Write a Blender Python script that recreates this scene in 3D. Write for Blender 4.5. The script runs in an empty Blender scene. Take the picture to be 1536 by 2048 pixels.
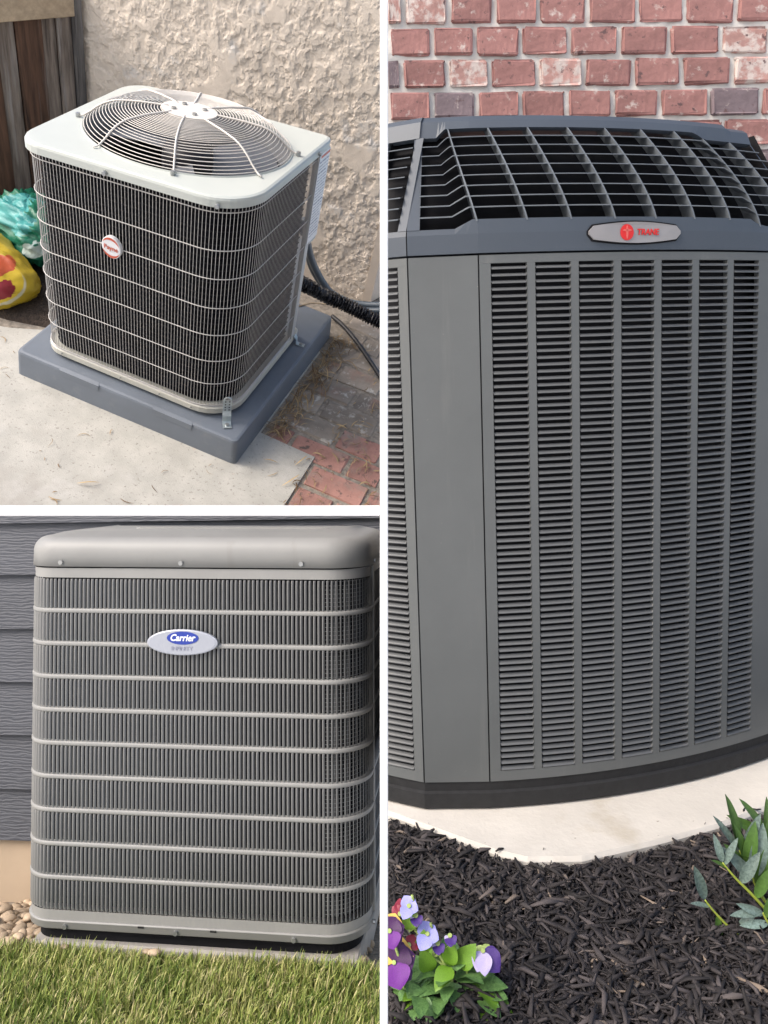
import bpy, bmesh, math, random
import numpy as np
from mathutils import Matrix, Vector
SC = bpy.context.scene
COL = SC.collection
rnd = random.Random(7)
rng = np.random.default_rng(7)

# ------------------------------------------------------------------ camera, sky, sun, exposure
CAMH = 1.75
cam_d = bpy.data.cameras.new('camera'); cam = bpy.data.objects.new('camera', cam_d); COL.objects.link(cam)
cam.location = (0, 0, CAMH); cam.rotation_euler = (math.radians(90), 0, 0)
cam_d.sensor_fit = 'HORIZONTAL'; cam_d.sensor_width = 36
cam_d.lens = 36 * 1600 / 1536
cam_d.shift_y = -124 / 1536
cam_d.clip_start = .05; cam_d.clip_end = 500
SC.camera = cam
W = bpy.data.worlds.new('World'); SC.world = W; W.use_nodes = True
nt = W.node_tree
sky = nt.nodes.new('ShaderNodeTexSky'); sky.sky_type = 'NISHITA'; sky.sun_disc = False
SUN_EL, SUN_AZ = math.radians(42), math.radians(234)       # azimuth clockwise from +Y: behind the viewer, to the left
sky.sun_elevation = SUN_EL; sky.sun_rotation = SUN_AZ
sky.air_density = 1.0; sky.dust_density = 4.0; sky.ozone_density = 1.0
bg = nt.nodes['Background']; bg.inputs['Strength'].default_value = .15
nt.links.new(sky.outputs[0], bg.inputs['Color'])
sd = bpy.data.lights.new('sun', 'SUN'); sun = bpy.data.objects.new('sun', sd); COL.objects.link(sun)
sd.energy = 1.5; sd.angle = math.radians(30); sd.color = (1, .95, .89)
dirv = Vector((math.sin(SUN_AZ) * math.cos(SUN_EL), math.cos(SUN_AZ) * math.cos(SUN_EL), math.sin(SUN_EL)))
sun.rotation_euler = dirv.to_track_quat('Z', 'Y').to_euler()
SC.view_settings.view_transform = 'Standard'; SC.view_settings.look = 'None'
SC.view_settings.exposure = .78; SC.view_settings.gamma = 1
SC.view_settings.use_curve_mapping = False

# ------------------------------------------------------------------ placement of the three yards
def Rm(a, b, c):
    return Matrix.Rotation(a, 4, 'Y') @ Matrix.Rotation(b, 4, 'X') @ Matrix.Rotation(c, 4, 'Z')
def place(r, t):
    return Matrix.Translation((t[0], t[1], t[2] + CAMH)) @ Rm(*r)
S1 = place((.2862, .7721, -.1488), (-1.3202, 3.2332, .371))
S2 = place((-.0049, -.0398, -.1097), (-.9348, 2.0693, -1.2965))
S3 = place((-.0369, .1202, -.0424), (.0863, 1.7137, -.7129))
S0 = Matrix.Identity(4)
CUR = S0

# ------------------------------------------------------------------ object helpers
ROOT = {}
def tag(o, label, cat, group=None):
    o['label'] = label; o['category'] = cat
    if group: o['group'] = group
    return o
def thing(name, label, cat, loc=(0, 0, 0), group=None):
    o = bpy.data.objects.new(name, None); COL.objects.link(o)
    o.empty_display_size = .05
    o.matrix_world = CUR @ Matrix.Translation(loc)
    ROOT[o.name] = Vector(loc)
    return tag(o, label, cat, group)
def rootof(o):
    while o.parent: o = o.parent
    return o
def link(o, parent, loc=(0, 0, 0), mat=None):
    COL.objects.link(o)
    m = Matrix.Translation(loc) if mat is None else mat
    if parent is None:
        o.matrix_world = CUR @ m
        ROOT[o.name] = Vector(loc)
    else:
        o.parent = parent
        o.matrix_parent_inverse = Matrix.Identity(4)
        r = rootof(parent)
        if parent is r: o.matrix_local = Matrix.Translation(-ROOT[r.name]) @ m
        else: o.matrix_local = m
    return o
def mesh(name, V, F, m, smooth=False):
    me = bpy.data.meshes.new(name)
    me.from_pydata([tuple(map(float, v)) for v in V], [], [tuple(map(int, f)) for f in F])
    if m is not None:
        for mm in (m if isinstance(m, (list, tuple)) else [m]): me.materials.append(mm)
    if smooth:
        me.polygons.foreach_set('use_smooth', [True] * len(me.polygons))
    me.update()
    return me
def part(name, VF, m, parent=None, smooth=False, loc=(0, 0, 0), mat=None):
    V, F = VF
    return link(bpy.data.objects.new(name, mesh(name, V, F, m, smooth)), parent, loc, mat)
def struct(name, VF, m, smooth=False, kind='structure'):
    o = part(name, VF, m, None, smooth); o['kind'] = kind
    return o
def bigmesh(name, V, F, m, attr=None, smooth=False):
    """V (n,3), F (k,4) or (k,3) numpy"""
    me = bpy.data.meshes.new(name)
    V = np.asarray(V, np.float32); F = np.asarray(F, np.int32)
    k, s = F.shape
    me.vertices.add(len(V)); me.vertices.foreach_set('co', V.ravel())
    me.loops.add(k * s); me.loops.foreach_set('vertex_index', F.ravel())
    me.polygons.add(k); me.polygons.foreach_set('loop_start', np.arange(0, k * s, s, dtype=np.int32))
    me.polygons.foreach_set('loop_total', np.full(k, s, np.int32))
    if smooth: me.polygons.foreach_set('use_smooth', np.ones(k, bool))
    me.update(calc_edges=True); me.validate()
    if m is not None: me.materials.append(m)
    if attr is not None:
        a = me.attributes.new('tone', 'FLOAT', 'POINT'); a.data.foreach_set('value', np.asarray(attr, np.float32))
    return me
class B:
    """collects pieces into one (V,F)"""
    def __init__(s): s.V = []; s.F = []
    def add(s, V, F):
        n = len(s.V); s.V += [tuple(v) for v in V]; s.F += [tuple(i + n for i in f) for f in F]; return s
    def box(s, a, b):
        x0, y0, z0 = a; x1, y1, z1 = b
        return s.add([(x0, y0, z0), (x1, y0, z0), (x1, y1, z0), (x0, y1, z0), (x0, y0, z1), (x1, y0, z1), (x1, y1, z1), (x0, y1, z1)],
                     [(0, 3, 2, 1), (4, 5, 6, 7), (0, 1, 5, 4), (1, 2, 6, 5), (2, 3, 7, 6), (3, 0, 4, 7)])
    def tube(s, P, r, n=6, closed=False, cap=True):
        P = [Vector(p) for p in P]; k = len(P); V = []; F = []
        rr_ = r if isinstance(r, (list, tuple)) else [r] * k
        up = Vector((.13, .31, .94)).normalized(); prev = None
        for i, p in enumerate(P):
            a = P[(i - 1) % k] if (closed or i > 0) else p
            b = P[(i + 1) % k] if (closed or i < k - 1) else p
            t = (b - a).normalized()
            u = (up - t * up.dot(t)) if prev is None else (prev - t * prev.dot(t))
            if u.length < 1e-6: u = t.orthogonal()
            u.normalize(); prev = u; w = t.cross(u)
            for j in range(n):
                q = 2 * math.pi * j / n
                V.append(p + (u * math.cos(q) + w * math.sin(q)) * rr_[i])
        for i in range(k if closed else k - 1):
            i2 = (i + 1) % k
            for j in range(n):
                j2 = (j + 1) % n
                F.append((i * n + j, i * n + j2, i2 * n + j2, i2 * n + j))
        if cap and not closed:
            F.append(tuple(range(n))[::-1]); F.append(tuple((k - 1) * n + j for j in range(n)))
        return s.add(V, F)
    def loft(s, rings, closed=True, cap0=False, cap1=False):
        n = len(rings[0]); V = [v for r in rings for v in r]; F = []
        for i in range(len(rings) - 1):
            for j in range(n if closed else n - 1):
                j2 = (j + 1) % n
                F.append((i * n + j, i * n + j2, (i + 1) * n + j2, (i + 1) * n + j))
        if cap0: F.append(tuple(range(n))[::-1])
        if cap1: F.append(tuple((len(rings) - 1) * n + j for j in range(n)))
        return s.add(V, F)
    def disc(s, c, u, v, r, ru=None, n=24, h=0.0, nrm=None):
        c = Vector(c); u = Vector(u); v = Vector(v); nn = Vector(nrm) if nrm is not None else u.cross(v)
        ru = ru or r
        ring = [c + u * ru * math.cos(2 * math.pi * k / n) + v * r * math.sin(2 * math.pi * k / n) for k in range(n)]
        if h == 0: return s.add(ring, [tuple(range(n))])
        r2 = [p + nn * h for p in ring]; r3 = [c + (p - c) * .93 + nn * (h * 1.15) for p in ring]
        return s.loft([ring, r2, r3], True, True, True)
    @property
    def vf(s): return s.V, s.F
def bmvf(bm):
    bm.verts.ensure_lookup_table(); bm.verts.index_update()
    return [v.co[:] for v in bm.verts], [tuple(v.index for v in f.verts) for f in bm.faces]
def clip(VF, S, planes=(), side=None):
    """bisect away what crosses the divider plane (world x = 0) or a local plane (point, outward normal)"""
    bm = bmesh.new(); me = bpy.data.meshes.new('tmp'); me.from_pydata([tuple(v) for v in VF[0]], [], VF[1]); bm.from_mesh(me)
    bpy.data.meshes.remove(me)
    pl = list(planes)
    if side is not None:
        Si = S.inverted(); o = Si @ Vector((0, 0, CAMH)); n = Si.to_3x3() @ Vector((side, 0, 0))
        pl.append((o - n * .002, n))
    for p, n in pl:
        bmesh.ops.bisect_plane(bm, geom=bm.verts[:] + bm.edges[:] + bm.faces[:], plane_co=p, plane_no=n, clear_outer=True)
    r = bmvf(bm); bm.free(); return r
def bevbox(sx, sy, sz, b, jit=0, seg=1, seed=0):
    bm = bmesh.new(); bmesh.ops.create_cube(bm, size=1)
    for v in bm.verts: v.co = Vector((v.co.x * sx, v.co.y * sy, v.co.z * sz))
    bmesh.ops.bevel(bm, geom=bm.edges[:], offset=b, segments=seg, affect='EDGES', profile=.5)
    r = random.Random(seed)
    if jit:
        for v in bm.verts: v.co += Vector((r.uniform(-jit, jit), r.uniform(-jit, jit), r.uniform(-jit, jit)))
    o = bmvf(bm); bm.free(); return o
def arc(cx, cy, r, a0, a1, n=8):
    return [(cx + r * math.cos(math.radians(a0 + (a1 - a0) * i / n)), cy + r * math.sin(math.radians(a0 + (a1 - a0) * i / n))) for i in range(n + 1)]
def text(name, s, size, m, parent, mat, shear=0, extrude=.0006, bold=0, xs=1.0):
    cu = bpy.data.curves.new(name, 'FONT'); cu.body = s; cu.size = size; cu.shear = shear; cu.extrude = extrude
    cu.offset = bold; cu.align_x = 'CENTER'; cu.align_y = 'CENTER'; cu.resolution_u = 3
    t = bpy.data.objects.new(name + '_curve', cu); COL.objects.link(t)
    dg = bpy.context.evaluated_depsgraph_get(); dg.update()
    me = bpy.data.meshes.new_from_object(t.evaluated_get(dg))
    bpy.data.objects.remove(t); bpy.data.curves.remove(cu)
    me.materials.clear(); me.materials.append(m)
    for v in me.vertices: v.co.x *= xs
    return link(bpy.data.objects.new(name, me), parent, mat=mat)
def frame(o, x, y, z=None):
    x = Vector(x).normalized(); y = Vector(y); y = (y - x * y.dot(x)).normalized(); z = x.cross(y)
    return Matrix(((x.x, y.x, z.x, o[0]), (x.y, y.y, z.y, o[1]), (x.z, y.z, z.z, o[2]), (0, 0, 0, 1)))
# numpy value noise
_T = rng.random((256, 256)).astype(np.float32)
def vnoise(x, y):
    xi = np.floor(x).astype(int); yi = np.floor(y).astype(int); fx = x - xi; fy = y - yi
    fx = fx * fx * (3 - 2 * fx); fy = fy * fy * (3 - 2 * fy)
    a = _T[xi & 255, yi & 255]; b = _T[(xi + 1) & 255, yi & 255]; c = _T[xi & 255, (yi + 1) & 255]; d = _T[(xi + 1) & 255, (yi + 1) & 255]
    return (a * (1 - fx) + b * fx) * (1 - fy) + (c * (1 - fx) + d * fx) * fy
def fbm(x, y, o=4):
    s = 0; a = .5
    for i in range(o): s = s + a * vnoise(x * 2 ** i + 17.3 * i, y * 2 ** i + 9.1 * i); a *= .5
    return s
def smooth(a, b, x):
    t = np.clip((x - a) / (b - a), 0, 1); return t * t * (3 - 2 * t)
def grid(nx, ny):
    i = np.arange((nx - 1) * (ny - 1)); r = i // (nx - 1); c = i % (nx - 1); a = r * nx + c
    return np.stack([a, a + 1, a + nx + 1, a + nx], 1)

# ------------------------------------------------------------------ materials
def pm(name, col, rough=.6, metal=0, var=.12, scale=12, bump=0, bscale=None, col2=None, detail=6, stretch=None, rand=0, spec=.5, tone=None, bdist=.004):
    m = bpy.data.materials.new(name); m.use_nodes = True; n = m.node_tree.nodes; l = m.node_tree.links
    p = n['Principled BSDF']; p.inputs['Roughness'].default_value = rough; p.inputs['Metallic'].default_value = metal
    p.inputs['Specular IOR Level'].default_value = spec
    tc = n.new('ShaderNodeTexCoord'); mp = n.new('ShaderNodeMapping'); l.new(tc.outputs['Object'], mp.inputs[0])
    if stretch: mp.inputs['Scale'].default_value = stretch
    nz = n.new('ShaderNodeTexNoise'); nz.inputs['Scale'].default_value = scale; nz.inputs['Detail'].default_value = detail
    nz.inputs['Roughness'].default_value = .6
    l.new(mp.outputs[0], nz.inputs['Vector'])
    rp = n.new('ShaderNodeValToRGB'); rp.color_ramp.elements[0].position = .3; rp.color_ramp.elements[1].position = .7
    c1 = tuple(c * (1 - var) for c in col); c2 = tuple(min(1, c * (1 + var)) for c in col) if col2 is None else col2
    rp.color_ramp.elements[0].color = (*c1, 1); rp.color_ramp.elements[1].color = (*c2, 1)
    l.new(nz.outputs['Fac'], rp.inputs[0])
    out = rp.outputs[0]
    if rand:
        oi = n.new('ShaderNodeObjectInfo'); hs = n.new('ShaderNodeHueSaturation')
        mr = n.new('ShaderNodeMapRange'); mr.inputs[3].default_value = 1 - rand; mr.inputs[4].default_value = 1 + rand
        l.new(oi.outputs['Random'], mr.inputs[0]); l.new(mr.outputs[0], hs.inputs['Value']); l.new(out, hs.inputs['Color']); out = hs.outputs[0]
    if tone:
        at = n.new('ShaderNodeAttribute'); at.attribute_name = 'tone'
        tr = n.new('ShaderNodeValToRGB'); e = tr.color_ramp.elements
        while len(e) < len(tone): e.new(.5)
        for i, (ps, c) in enumerate(tone): e[i].position = ps; e[i].color = (*c, 1)
        l.new(at.outputs['Fac'], tr.inputs[0])
        mx = n.new('ShaderNodeMix'); mx.data_type = 'RGBA'; mx.blend_type = 'MULTIPLY'; mx.inputs[0].default_value = 1
        l.new(tr.outputs[0], mx.inputs[6]); l.new(out, mx.inputs[7]); out = mx.outputs[2]
    l.new(out, p.inputs['Base Color'])
    if bump:
        nb = n.new('ShaderNodeTexNoise'); nb.inputs['Scale'].default_value = bscale or scale * 3; nb.inputs['Detail'].default_value = 8
        l.new(mp.outputs[0], nb.inputs['Vector'])
        bp = n.new('ShaderNodeBump'); bp.inputs['Strength'].default_value = bump; bp.inputs['Distance'].default_value = bdist
        l.new(nb.outputs['Fac'], bp.inputs['Height']); l.new(bp.outputs[0], p.inputs['Normal'])
    m['p'] = 1
    return m
def overlay(m, col, thr, soft, scale, detail=5, stretch=None, off=0):
    """second colour where a noise passes a threshold (stains, lime, wear)"""
    n = m.node_tree.nodes; l = m.node_tree.links; p = n['Principled BSDF']
    src = p.inputs['Base Color'].links[0].from_socket
    tc = n.new('ShaderNodeTexCoord'); mp = n.new('ShaderNodeMapping'); l.new(tc.outputs['Object'], mp.inputs[0])
    mp.inputs['Location'].default_value = (off, off * .7, off * .3)
    if stretch: mp.inputs['Scale'].default_value = stretch
    oi = n.new('ShaderNodeObjectInfo'); va = n.new('ShaderNodeVectorMath'); va.operation = 'ADD'
    sc = n.new('ShaderNodeMath'); sc.operation = 'MULTIPLY'; sc.inputs[1].default_value = 37
    l.new(oi.outputs['Random'], sc.inputs[0]); l.new(mp.outputs[0], va.inputs[0]); l.new(sc.outputs[0], va.inputs[1])
    nz = n.new('ShaderNodeTexNoise'); nz.inputs['Scale'].default_value = scale; nz.inputs['Detail'].default_value = detail; nz.inputs['Roughness'].default_value = .65
    l.new(va.outputs[0], nz.inputs['Vector'])
    mr = n.new('ShaderNodeMapRange'); mr.inputs[1].default_value = thr; mr.inputs[2].default_value = thr + soft
    l.new(nz.outputs['Fac'], mr.inputs[0])
    mx = n.new('ShaderNodeMix'); mx.data_type = 'RGBA'; l.new(mr.outputs[0], mx.inputs[0]); l.new(src, mx.inputs[6]); mx.inputs[7].default_value = (*col, 1)
    l.new(mx.outputs[2], p.inputs['Base Color'])
    return m

M = {}
M['white'] = pm('white_paint', (.86, .86, .85), .5, var=.02, scale=4)
M['bounce'] = pm('pale_paving', (.60, .60, .59), .9, var=.08, scale=2, bump=.1)  # kept pale so the unseen ground throws light upward
# first yard
M['cap'] = pm('pale_cap_enamel', (.50, .525, .49), .32, var=.03, scale=6, bump=.02, bscale=160)
M['wire'] = pm('grey_wire', (.55, .53, .51), .45, var=.08, scale=30)
M['guard'] = pm('pale_guard_wire', (.68, .64, .59), .4, var=.06, scale=30)
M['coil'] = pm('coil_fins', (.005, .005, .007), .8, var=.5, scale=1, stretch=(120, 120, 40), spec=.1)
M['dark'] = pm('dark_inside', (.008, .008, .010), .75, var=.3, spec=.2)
M['venturi'] = pm('grey_fan_ring', (.22, .225, .235), .45, var=.08)
M['blade'] = pm('grey_fan_blade', (.16, .17, .19), .4, var=.1)
M['motor'] = pm('black_motor', (.015, .014, .02), .5)
M['pan'] = pm('beige_pan', (.50, .49, .43), .45, var=.06, scale=20)
M['side'] = pm('grey_side_sheet', (.47, .47, .46), .4, var=.04)
M['pad'] = pm('blue_grey_plastic_pad', (.15, .172, .205), .5, var=.09, scale=5, bump=.06, bscale=300)
overlay(M['pad'], (.20, .215, .235), .6, .2, 14)
M['zinc'] = pm('zinc_strap', (.50, .56, .57), .35, metal=.6, var=.15, scale=40)
M['screw'] = pm('steel_screw', (.35, .36, .36), .35, metal=.7)
M['badgewhite'] = pm('badge_white', (.72, .72, .74), .3, var=.02)
M['badgered'] = pm('badge_orange_red', (.55, .10, .05), .35, var=.04)
M['hose'] = pm('blue_grey_hose', (.10, .125, .15), .42, var=.06)
M['tape'] = pm('black_wrap', (.012, .012, .015), .25, var=.4, scale=40, bump=.9, bscale=60, bdist=.01)
M['cable'] = pm('black_cable', (.03, .03, .035), .5)
M['concrete'] = overlay(overlay(pm('concrete', (.44, .425, .385), .9, var=.14, scale=9, bump=.3, bscale=220, detail=10), (.27, .25, .225), .58, .10, 90), (.50, .485, .455), .55, .15, 5, off=3); overlay(M['concrete'], (.36, .335, .30), .56, .16, 2.3, off=8); overlay(M['concrete'], (.52, .34, .24), .66, .10, 3.1, off=11)
M['rust'] = pm('x', (.4, .2, .12), .9)
M['brickred'] = overlay(overlay(pm('red_paver', (.36, .19, .155), .9, var=.22, scale=14, bump=.4, bscale=90, rand=.15), (.27, .235, .205), .52, .2, 7), (.12, .085, .075), .58, .1, 25, off=5)
M['brickgrey'] = overlay(overlay(pm('lichen_paver', (.28, .24, .20), .95, var=.25, scale=12, bump=.5, bscale=80, rand=.2), (.52, .49, .44), .56, .10, 16), (.30, .18, .14), .56, .2, 4, off=6)
M['joint'] = overlay(pm('sandy_joint', (.27, .235, .195), .97, var=.4, scale=40, bump=.7, bscale=160), (.33, .30, .26), .60, .1, 25)
M['soil'] = pm('dark_soil', (.05, .036, .028), .97, var=.5, scale=60, bump=1, bscale=120, bdist=.01)
M['stucco'] = overlay(pm('stucco', (.70, .615, .525), .95, var=.13, scale=9, bump=.75, bscale=330, detail=10, bdist=.003), (.63, .63, .63), .57, .10, 2.6)
M['stuccoend'] = pm('plaster_end', (.60, .52, .44), .9, var=.06, bump=.15)
def wood(name, c, c2):
    m = pm(name, c, .85, var=.5, scale=7, stretch=(7, 7, .55), bump=.5, bscale=11, col2=c2, detail=10)
    return m
M['wood1'] = overlay(wood('weathered_plank', (.05, .028, .02), (.15, .08, .05)), (.19, .165, .15), .57, .2, 3, stretch=(9, 9, .5))
M['wood2'] = overlay(wood('grey_weathered_plank', (.13, .10, .085), (.32, .27, .23)), (.30, .28, .27), .56, .15, 3, stretch=(9, 9, .5))
M['woodpost'] = wood('grey_post', (.10, .092, .09), (.19, .18, .175))
M['woodcap'] = pm('tan_rail', (.42, .33, .23), .8, var=.2, scale=5, stretch=(.6, 8, 8), bump=.2)
M['straw'] = pm('dry_straw', (.42, .33, .19), .8, tone=[(0, (.35, .25, .2)), (1, (1.2, 1.1, 1))], var=.1)
# second yard
M['body'] = pm('grey_body_enamel', (.265, .264, .255), .5, var=.05, scale=9); overlay(M['body'], (.22, .215, .20), .60, .2, 4, stretch=(3, 3, .4))
M['bodyside'] = pm('grey_side_enamel', (.14, .15, .16), .45, var=.04)  # darker copy of the body enamel: shade of the right side put into colour
M['louver2'] = pm('grey_louvre_enamel', (.20, .20, .195), .42, var=.03)
M['silver'] = pm('silver_badge', (.36, .38, .43), .3, var=.03, metal=.15)
M['blue'] = pm('badge_blue', (.02, .045, .30), .3, var=.03)
M['ink'] = pm('badge_lettering_white', (.8, .82, .88), .4, var=.02)
M['inkgrey'] = pm('badge_lettering_grey', (.24, .25, .33), .4, var=.02)
def sidm():
    m = pm('slate_siding', (.066, .071, .086), .6, var=.10, scale=3, stretch=(1, 1, 3))
    n = m.node_tree.nodes; l = m.node_tree.links; p = n['Principled BSDF']
    tc = n.new('ShaderNodeTexCoord'); mp = n.new('ShaderNodeMapping'); l.new(tc.outputs['Object'], mp.inputs[0])
    oi = n.new('ShaderNodeObjectInfo'); mu = n.new('ShaderNodeMath'); mu.operation = 'MULTIPLY'; mu.inputs[1].default_value = 20
    l.new(oi.outputs['Random'], mu.inputs[0]); va = n.new('ShaderNodeVectorMath'); va.operation = 'ADD'
    l.new(mp.outputs[0], va.inputs[0]); l.new(mu.outputs[0], va.inputs[1])
    mp.inputs['Scale'].default_value = (1.1, 1, 4.5)
    w = n.new('ShaderNodeTexWave'); w.wave_type = 'BANDS'; w.bands_direction = 'Z'; w.inputs['Scale'].default_value = 6.5
    w.inputs['Distortion'].default_value = 7; w.inputs['Detail'].default_value = 3; w.inputs['Detail Scale'].default_value = 2.6
    l.new(va.outputs[0], w.inputs['Vector'])
    nz = n.new('ShaderNodeTexNoise'); nz.inputs['Scale'].default_value = 14; nz.inputs['Detail'].default_value = 6; l.new(va.outputs[0], nz.inputs['Vector'])
    ad = n.new('ShaderNodeMath'); ad.operation = 'MULTIPLY_ADD'; ad.inputs[1].default_value = .7; l.new(nz.outputs['Fac'], ad.inputs[0]); l.new(w.outputs['Fac'], ad.inputs[2])
    bp = n.new('ShaderNodeBump'); bp.inputs['Strength'].default_value = .36; bp.inputs['Distance'].default_value = .004
    l.new(ad.outputs[0], bp.inputs['Height']); l.new(bp.outputs[0], p.inputs['Normal'])
    return m
M['siding'] = sidm()
M['found'] = pm('tan_foundation', (.43, .335, .24), .9, var=.07, scale=5, bump=.15)
M['pad2'] = overlay(pm('concrete_pad', (.36, .34, .32), .85, var=.08, scale=20, bump=.2), (.50, .47, .42), .6, .1, 8)
M['peb'] = pm('river_pebble', (.42, .30, .19), .6, var=.3, scale=18, rand=.3, bump=.1, col2=(.58, .46, .33))
M['grass'] = pm('grass_blade', (.9, .9, .9), .55, var=.05, tone=[(0, (.06, .12, .02)), (.3, (.20, .29, .05)), (.65, (.42, .45, .13)), (1, (.62, .54, .28))])
M['lawn'] = pm('lawn_soil', (.06, .065, .02), .95, var=.4, scale=30, bump=.6)
# third yard
M['tpost'] = pm('grey_cabinet_enamel', (.106, .112, .112), .5, var=.07, scale=6, bump=.04, bscale=400); overlay(M['tpost'], (.135, .138, .134), .58, .2, 3, stretch=(6, 6, .5)); overlay(M['tpost'], (.17, .165, .155), .70, .05, 70, off=5)
M['louver3'] = pm('grey_louvre_sheet', (.105, .108, .110), .45, var=.03)
M['lid'] = pm('slate_lid_plastic', (.058, .070, .088), .5, var=.05, scale=4, bump=.05, bscale=350)
M['lidgrille'] = pm('slate_grille_plastic', (.13, .145, .16), .45, var=.04)
M['tbase'] = pm('black_base', (.013, .013, .014), .75, var=.3, scale=50, bump=.2)
M['tpad'] = pm('bleached_pad', (.56, .525, .47), .85, var=.10, scale=7, bump=.3, bscale=90); overlay(M['tpad'], (.44, .39, .31), .56, .2, 6); overlay(M['tpad'], (.30, .26, .21), .66, .06, 60, off=4)
M['tsilver'] = pm('satin_badge', (.30, .285, .285), .35, metal=.2, var=.05)
M['tred'] = pm('badge_red', (.62, .02, .02), .4, var=.04)
M['tred2'] = pm('badge_light_red', (.66, .12, .10), .4, var=.04)
M['mortar'] = pm('pale_mortar', (.58, .555, .52), .95, var=.08, scale=20, bump=.4, bscale=120)
def brickm(name, c, v=.2, lime=.58):
    return overlay(overlay(pm(name, c, .9, var=v, scale=22, bump=.55, bscale=70, rand=.14), (.55, .47, .43), lime, .12, 26, detail=10), (.12, .07, .07), .60, .08, 40, off=4)
M['b_red'] = brickm('old_red_brick', (.31, .155, .14))
M['b_pale'] = brickm('limewashed_brick', (.42, .24, .21), lime=.44)
M['b_dark'] = brickm('burnt_brick', (.17, .13, .14), lime=.58)
M['mulch'] = pm('shredded_mulch', (.9, .9, .9), .8, var=.1, tone=[(0, (.010, .008, .008)), (.5, (.030, .025, .026)), (.93, (.095, .08, .078)), (1, (.26, .20, .15))])
M['mulchbed'] = pm('mulch_bed', (.013, .010, .010), .95, var=.5, scale=80, bump=1, bdist=.01)
M['leafg'] = pm('pansy_leaf', (.075, .17, .045), .45, var=.3, scale=14, col2=(.16, .30, .09))
M['leafl'] = pm('pansy_bright_leaf', (.13, .26, .02), .5, var=.3, scale=40)
M['stem'] = pm('pale_green_stem', (.33, .42, .12), .5)
M['violet'] = pm('violet_petal', (.22, .22, .66), .6, var=.3, scale=60, col2=(.44, .44, .82))
M['purple'] = pm('deep_purple_petal', (.055, .02, .17), .5, var=.3, scale=30)
M['magenta'] = pm('magenta_purple_petal', (.11, .006, .20), .6, var=.4, scale=50, col2=(.19, .02, .30))
M['maroon'] = pm('maroon_petal', (.045, .003, .065), .5, var=.4, scale=20)
M['crimson'] = pm('crimson_petal', (.22, .008, .03), .5)
M['yellow'] = pm('yellow_petal_edge', (.75, .48, .10), .55)
M['lilac'] = pm('lilac_white_petal', (.46, .40, .62), .55, var=.15, scale=30)
M['shrubleaf'] = pm('grey_green_leaf', (.085, .13, .105), .33, var=.25, scale=14, col2=(.20, .27, .24), rand=.25)
M['shrubleaf2'] = pm('mid_green_leaf', (.06, .125, .025), .4, var=.25, scale=14, rand=.2)
M['shrubstem'] = pm('yellow_green_stem', (.30, .36, .05), .5)

def at(S, x, y, axis, d):
    """local point where the sight line of an image point (2048-high photo) meets a local coordinate plane"""
    Si = S.inverted(); o = Si @ Vector((0, 0, CAMH)); v = Si.to_3x3() @ Vector(((x - 768) / 1600, 1, -(y - 900) / 1600))
    return o + v * ((d - o[axis]) / v[axis])
def bevboxloc(x0, x1, y0, y1, z0, z1, b):
    V, F = bevbox(x1 - x0, y1 - y0, z1 - z0, b)
    return [(v[0] + (x0 + x1) / 2, v[1] + (y0 + y1) / 2, v[2] + (z0 + z1) / 2) for v in V], F
def clip_side(before, side):
    """cut every object of a yard that would reach through the divider plane (world x = 0)"""
    bpy.context.view_layer.update()
    for o in [o for o in COL.objects if o.name not in before and o.type == 'MESH']:
        mw = o.matrix_world; me = o.data; n = len(me.vertices)
        if n == 0: continue
        co = np.empty(n * 3, np.float32); me.vertices.foreach_get('co', co)
        A = np.array(mw); x = (co.reshape(-1, 3) @ A[0, :3] + A[0, 3]) * side
        if x.max() < -.0015: continue
        if x.min() > -.0015:
            if not o.children: bpy.data.objects.remove(o)
            continue
        if me.users > 1: me = me.copy(); o.data = me
        bm = bmesh.new(); bm.from_mesh(me); im = mw.inverted()
        nn = (mw.to_3x3().transposed() @ Vector((side, 0, 0))).normalized()
        bmesh.ops.bisect_plane(bm, geom=bm.verts[:] + bm.edges[:] + bm.faces[:], plane_co=im @ Vector((-.0015 * side, 2, CAMH)), plane_no=nn, clear_outer=True)
        bm.to_mesh(me); bm.free()
def names(): return {o.name for o in COL.objects}
_b = names()
# =================================================================== FIRST YARD: round-topped unit on a plastic pad
CUR = S1
W1, D1, H1, G1 = .76, .7213, .9252, -.1193
XL = -.09
WX, WY = W1 / 2, D1 / 2
CX, CY = .348, .372
def wz(p):
    x, y, z = p
    return (x, y, z * (1 + (.081 * (x - WX) - .0355 * (y - WY)) / H1)) if z > 0 else (x, y, z)
def wv(VF): return [wz(v) for v in VF[0]], VF[1]
def rrect(x0, x1, y0, y1, fl, fr, br, bl, n=8):
    """counter-clockwise from the back-left corner round the front to the back-right corner"""
    return (arc(x0 + bl, y1 - bl, bl, 90, 180, n) + arc(x0 + fl, y0 + fl, fl, 180, 270, n) +
            arc(x1 - fr, y0 + fr, fr, 270, 360, n) + arc(x1 - br, y1 - br, br, 0, 90, n))
def resample(P, step=None, n=None, closed=False):
    P = np.array(P + ([P[0]] if closed else []), float); d = np.r_[0, np.cumsum(np.hypot(*np.diff(P, axis=0).T))]
    n = n or int(d[-1] / step) + 1
    s = np.linspace(0, d[-1], n)
    return np.c_[np.interp(s, d, P[:, 0]), np.interp(s, d, P[:, 1])]
def outline1(ins): return rrect(XL + ins, W1 - ins, ins, D1 - ins, .10 - ins * .5, .165 - ins * .5, .03, .10 - ins * .5)
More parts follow.
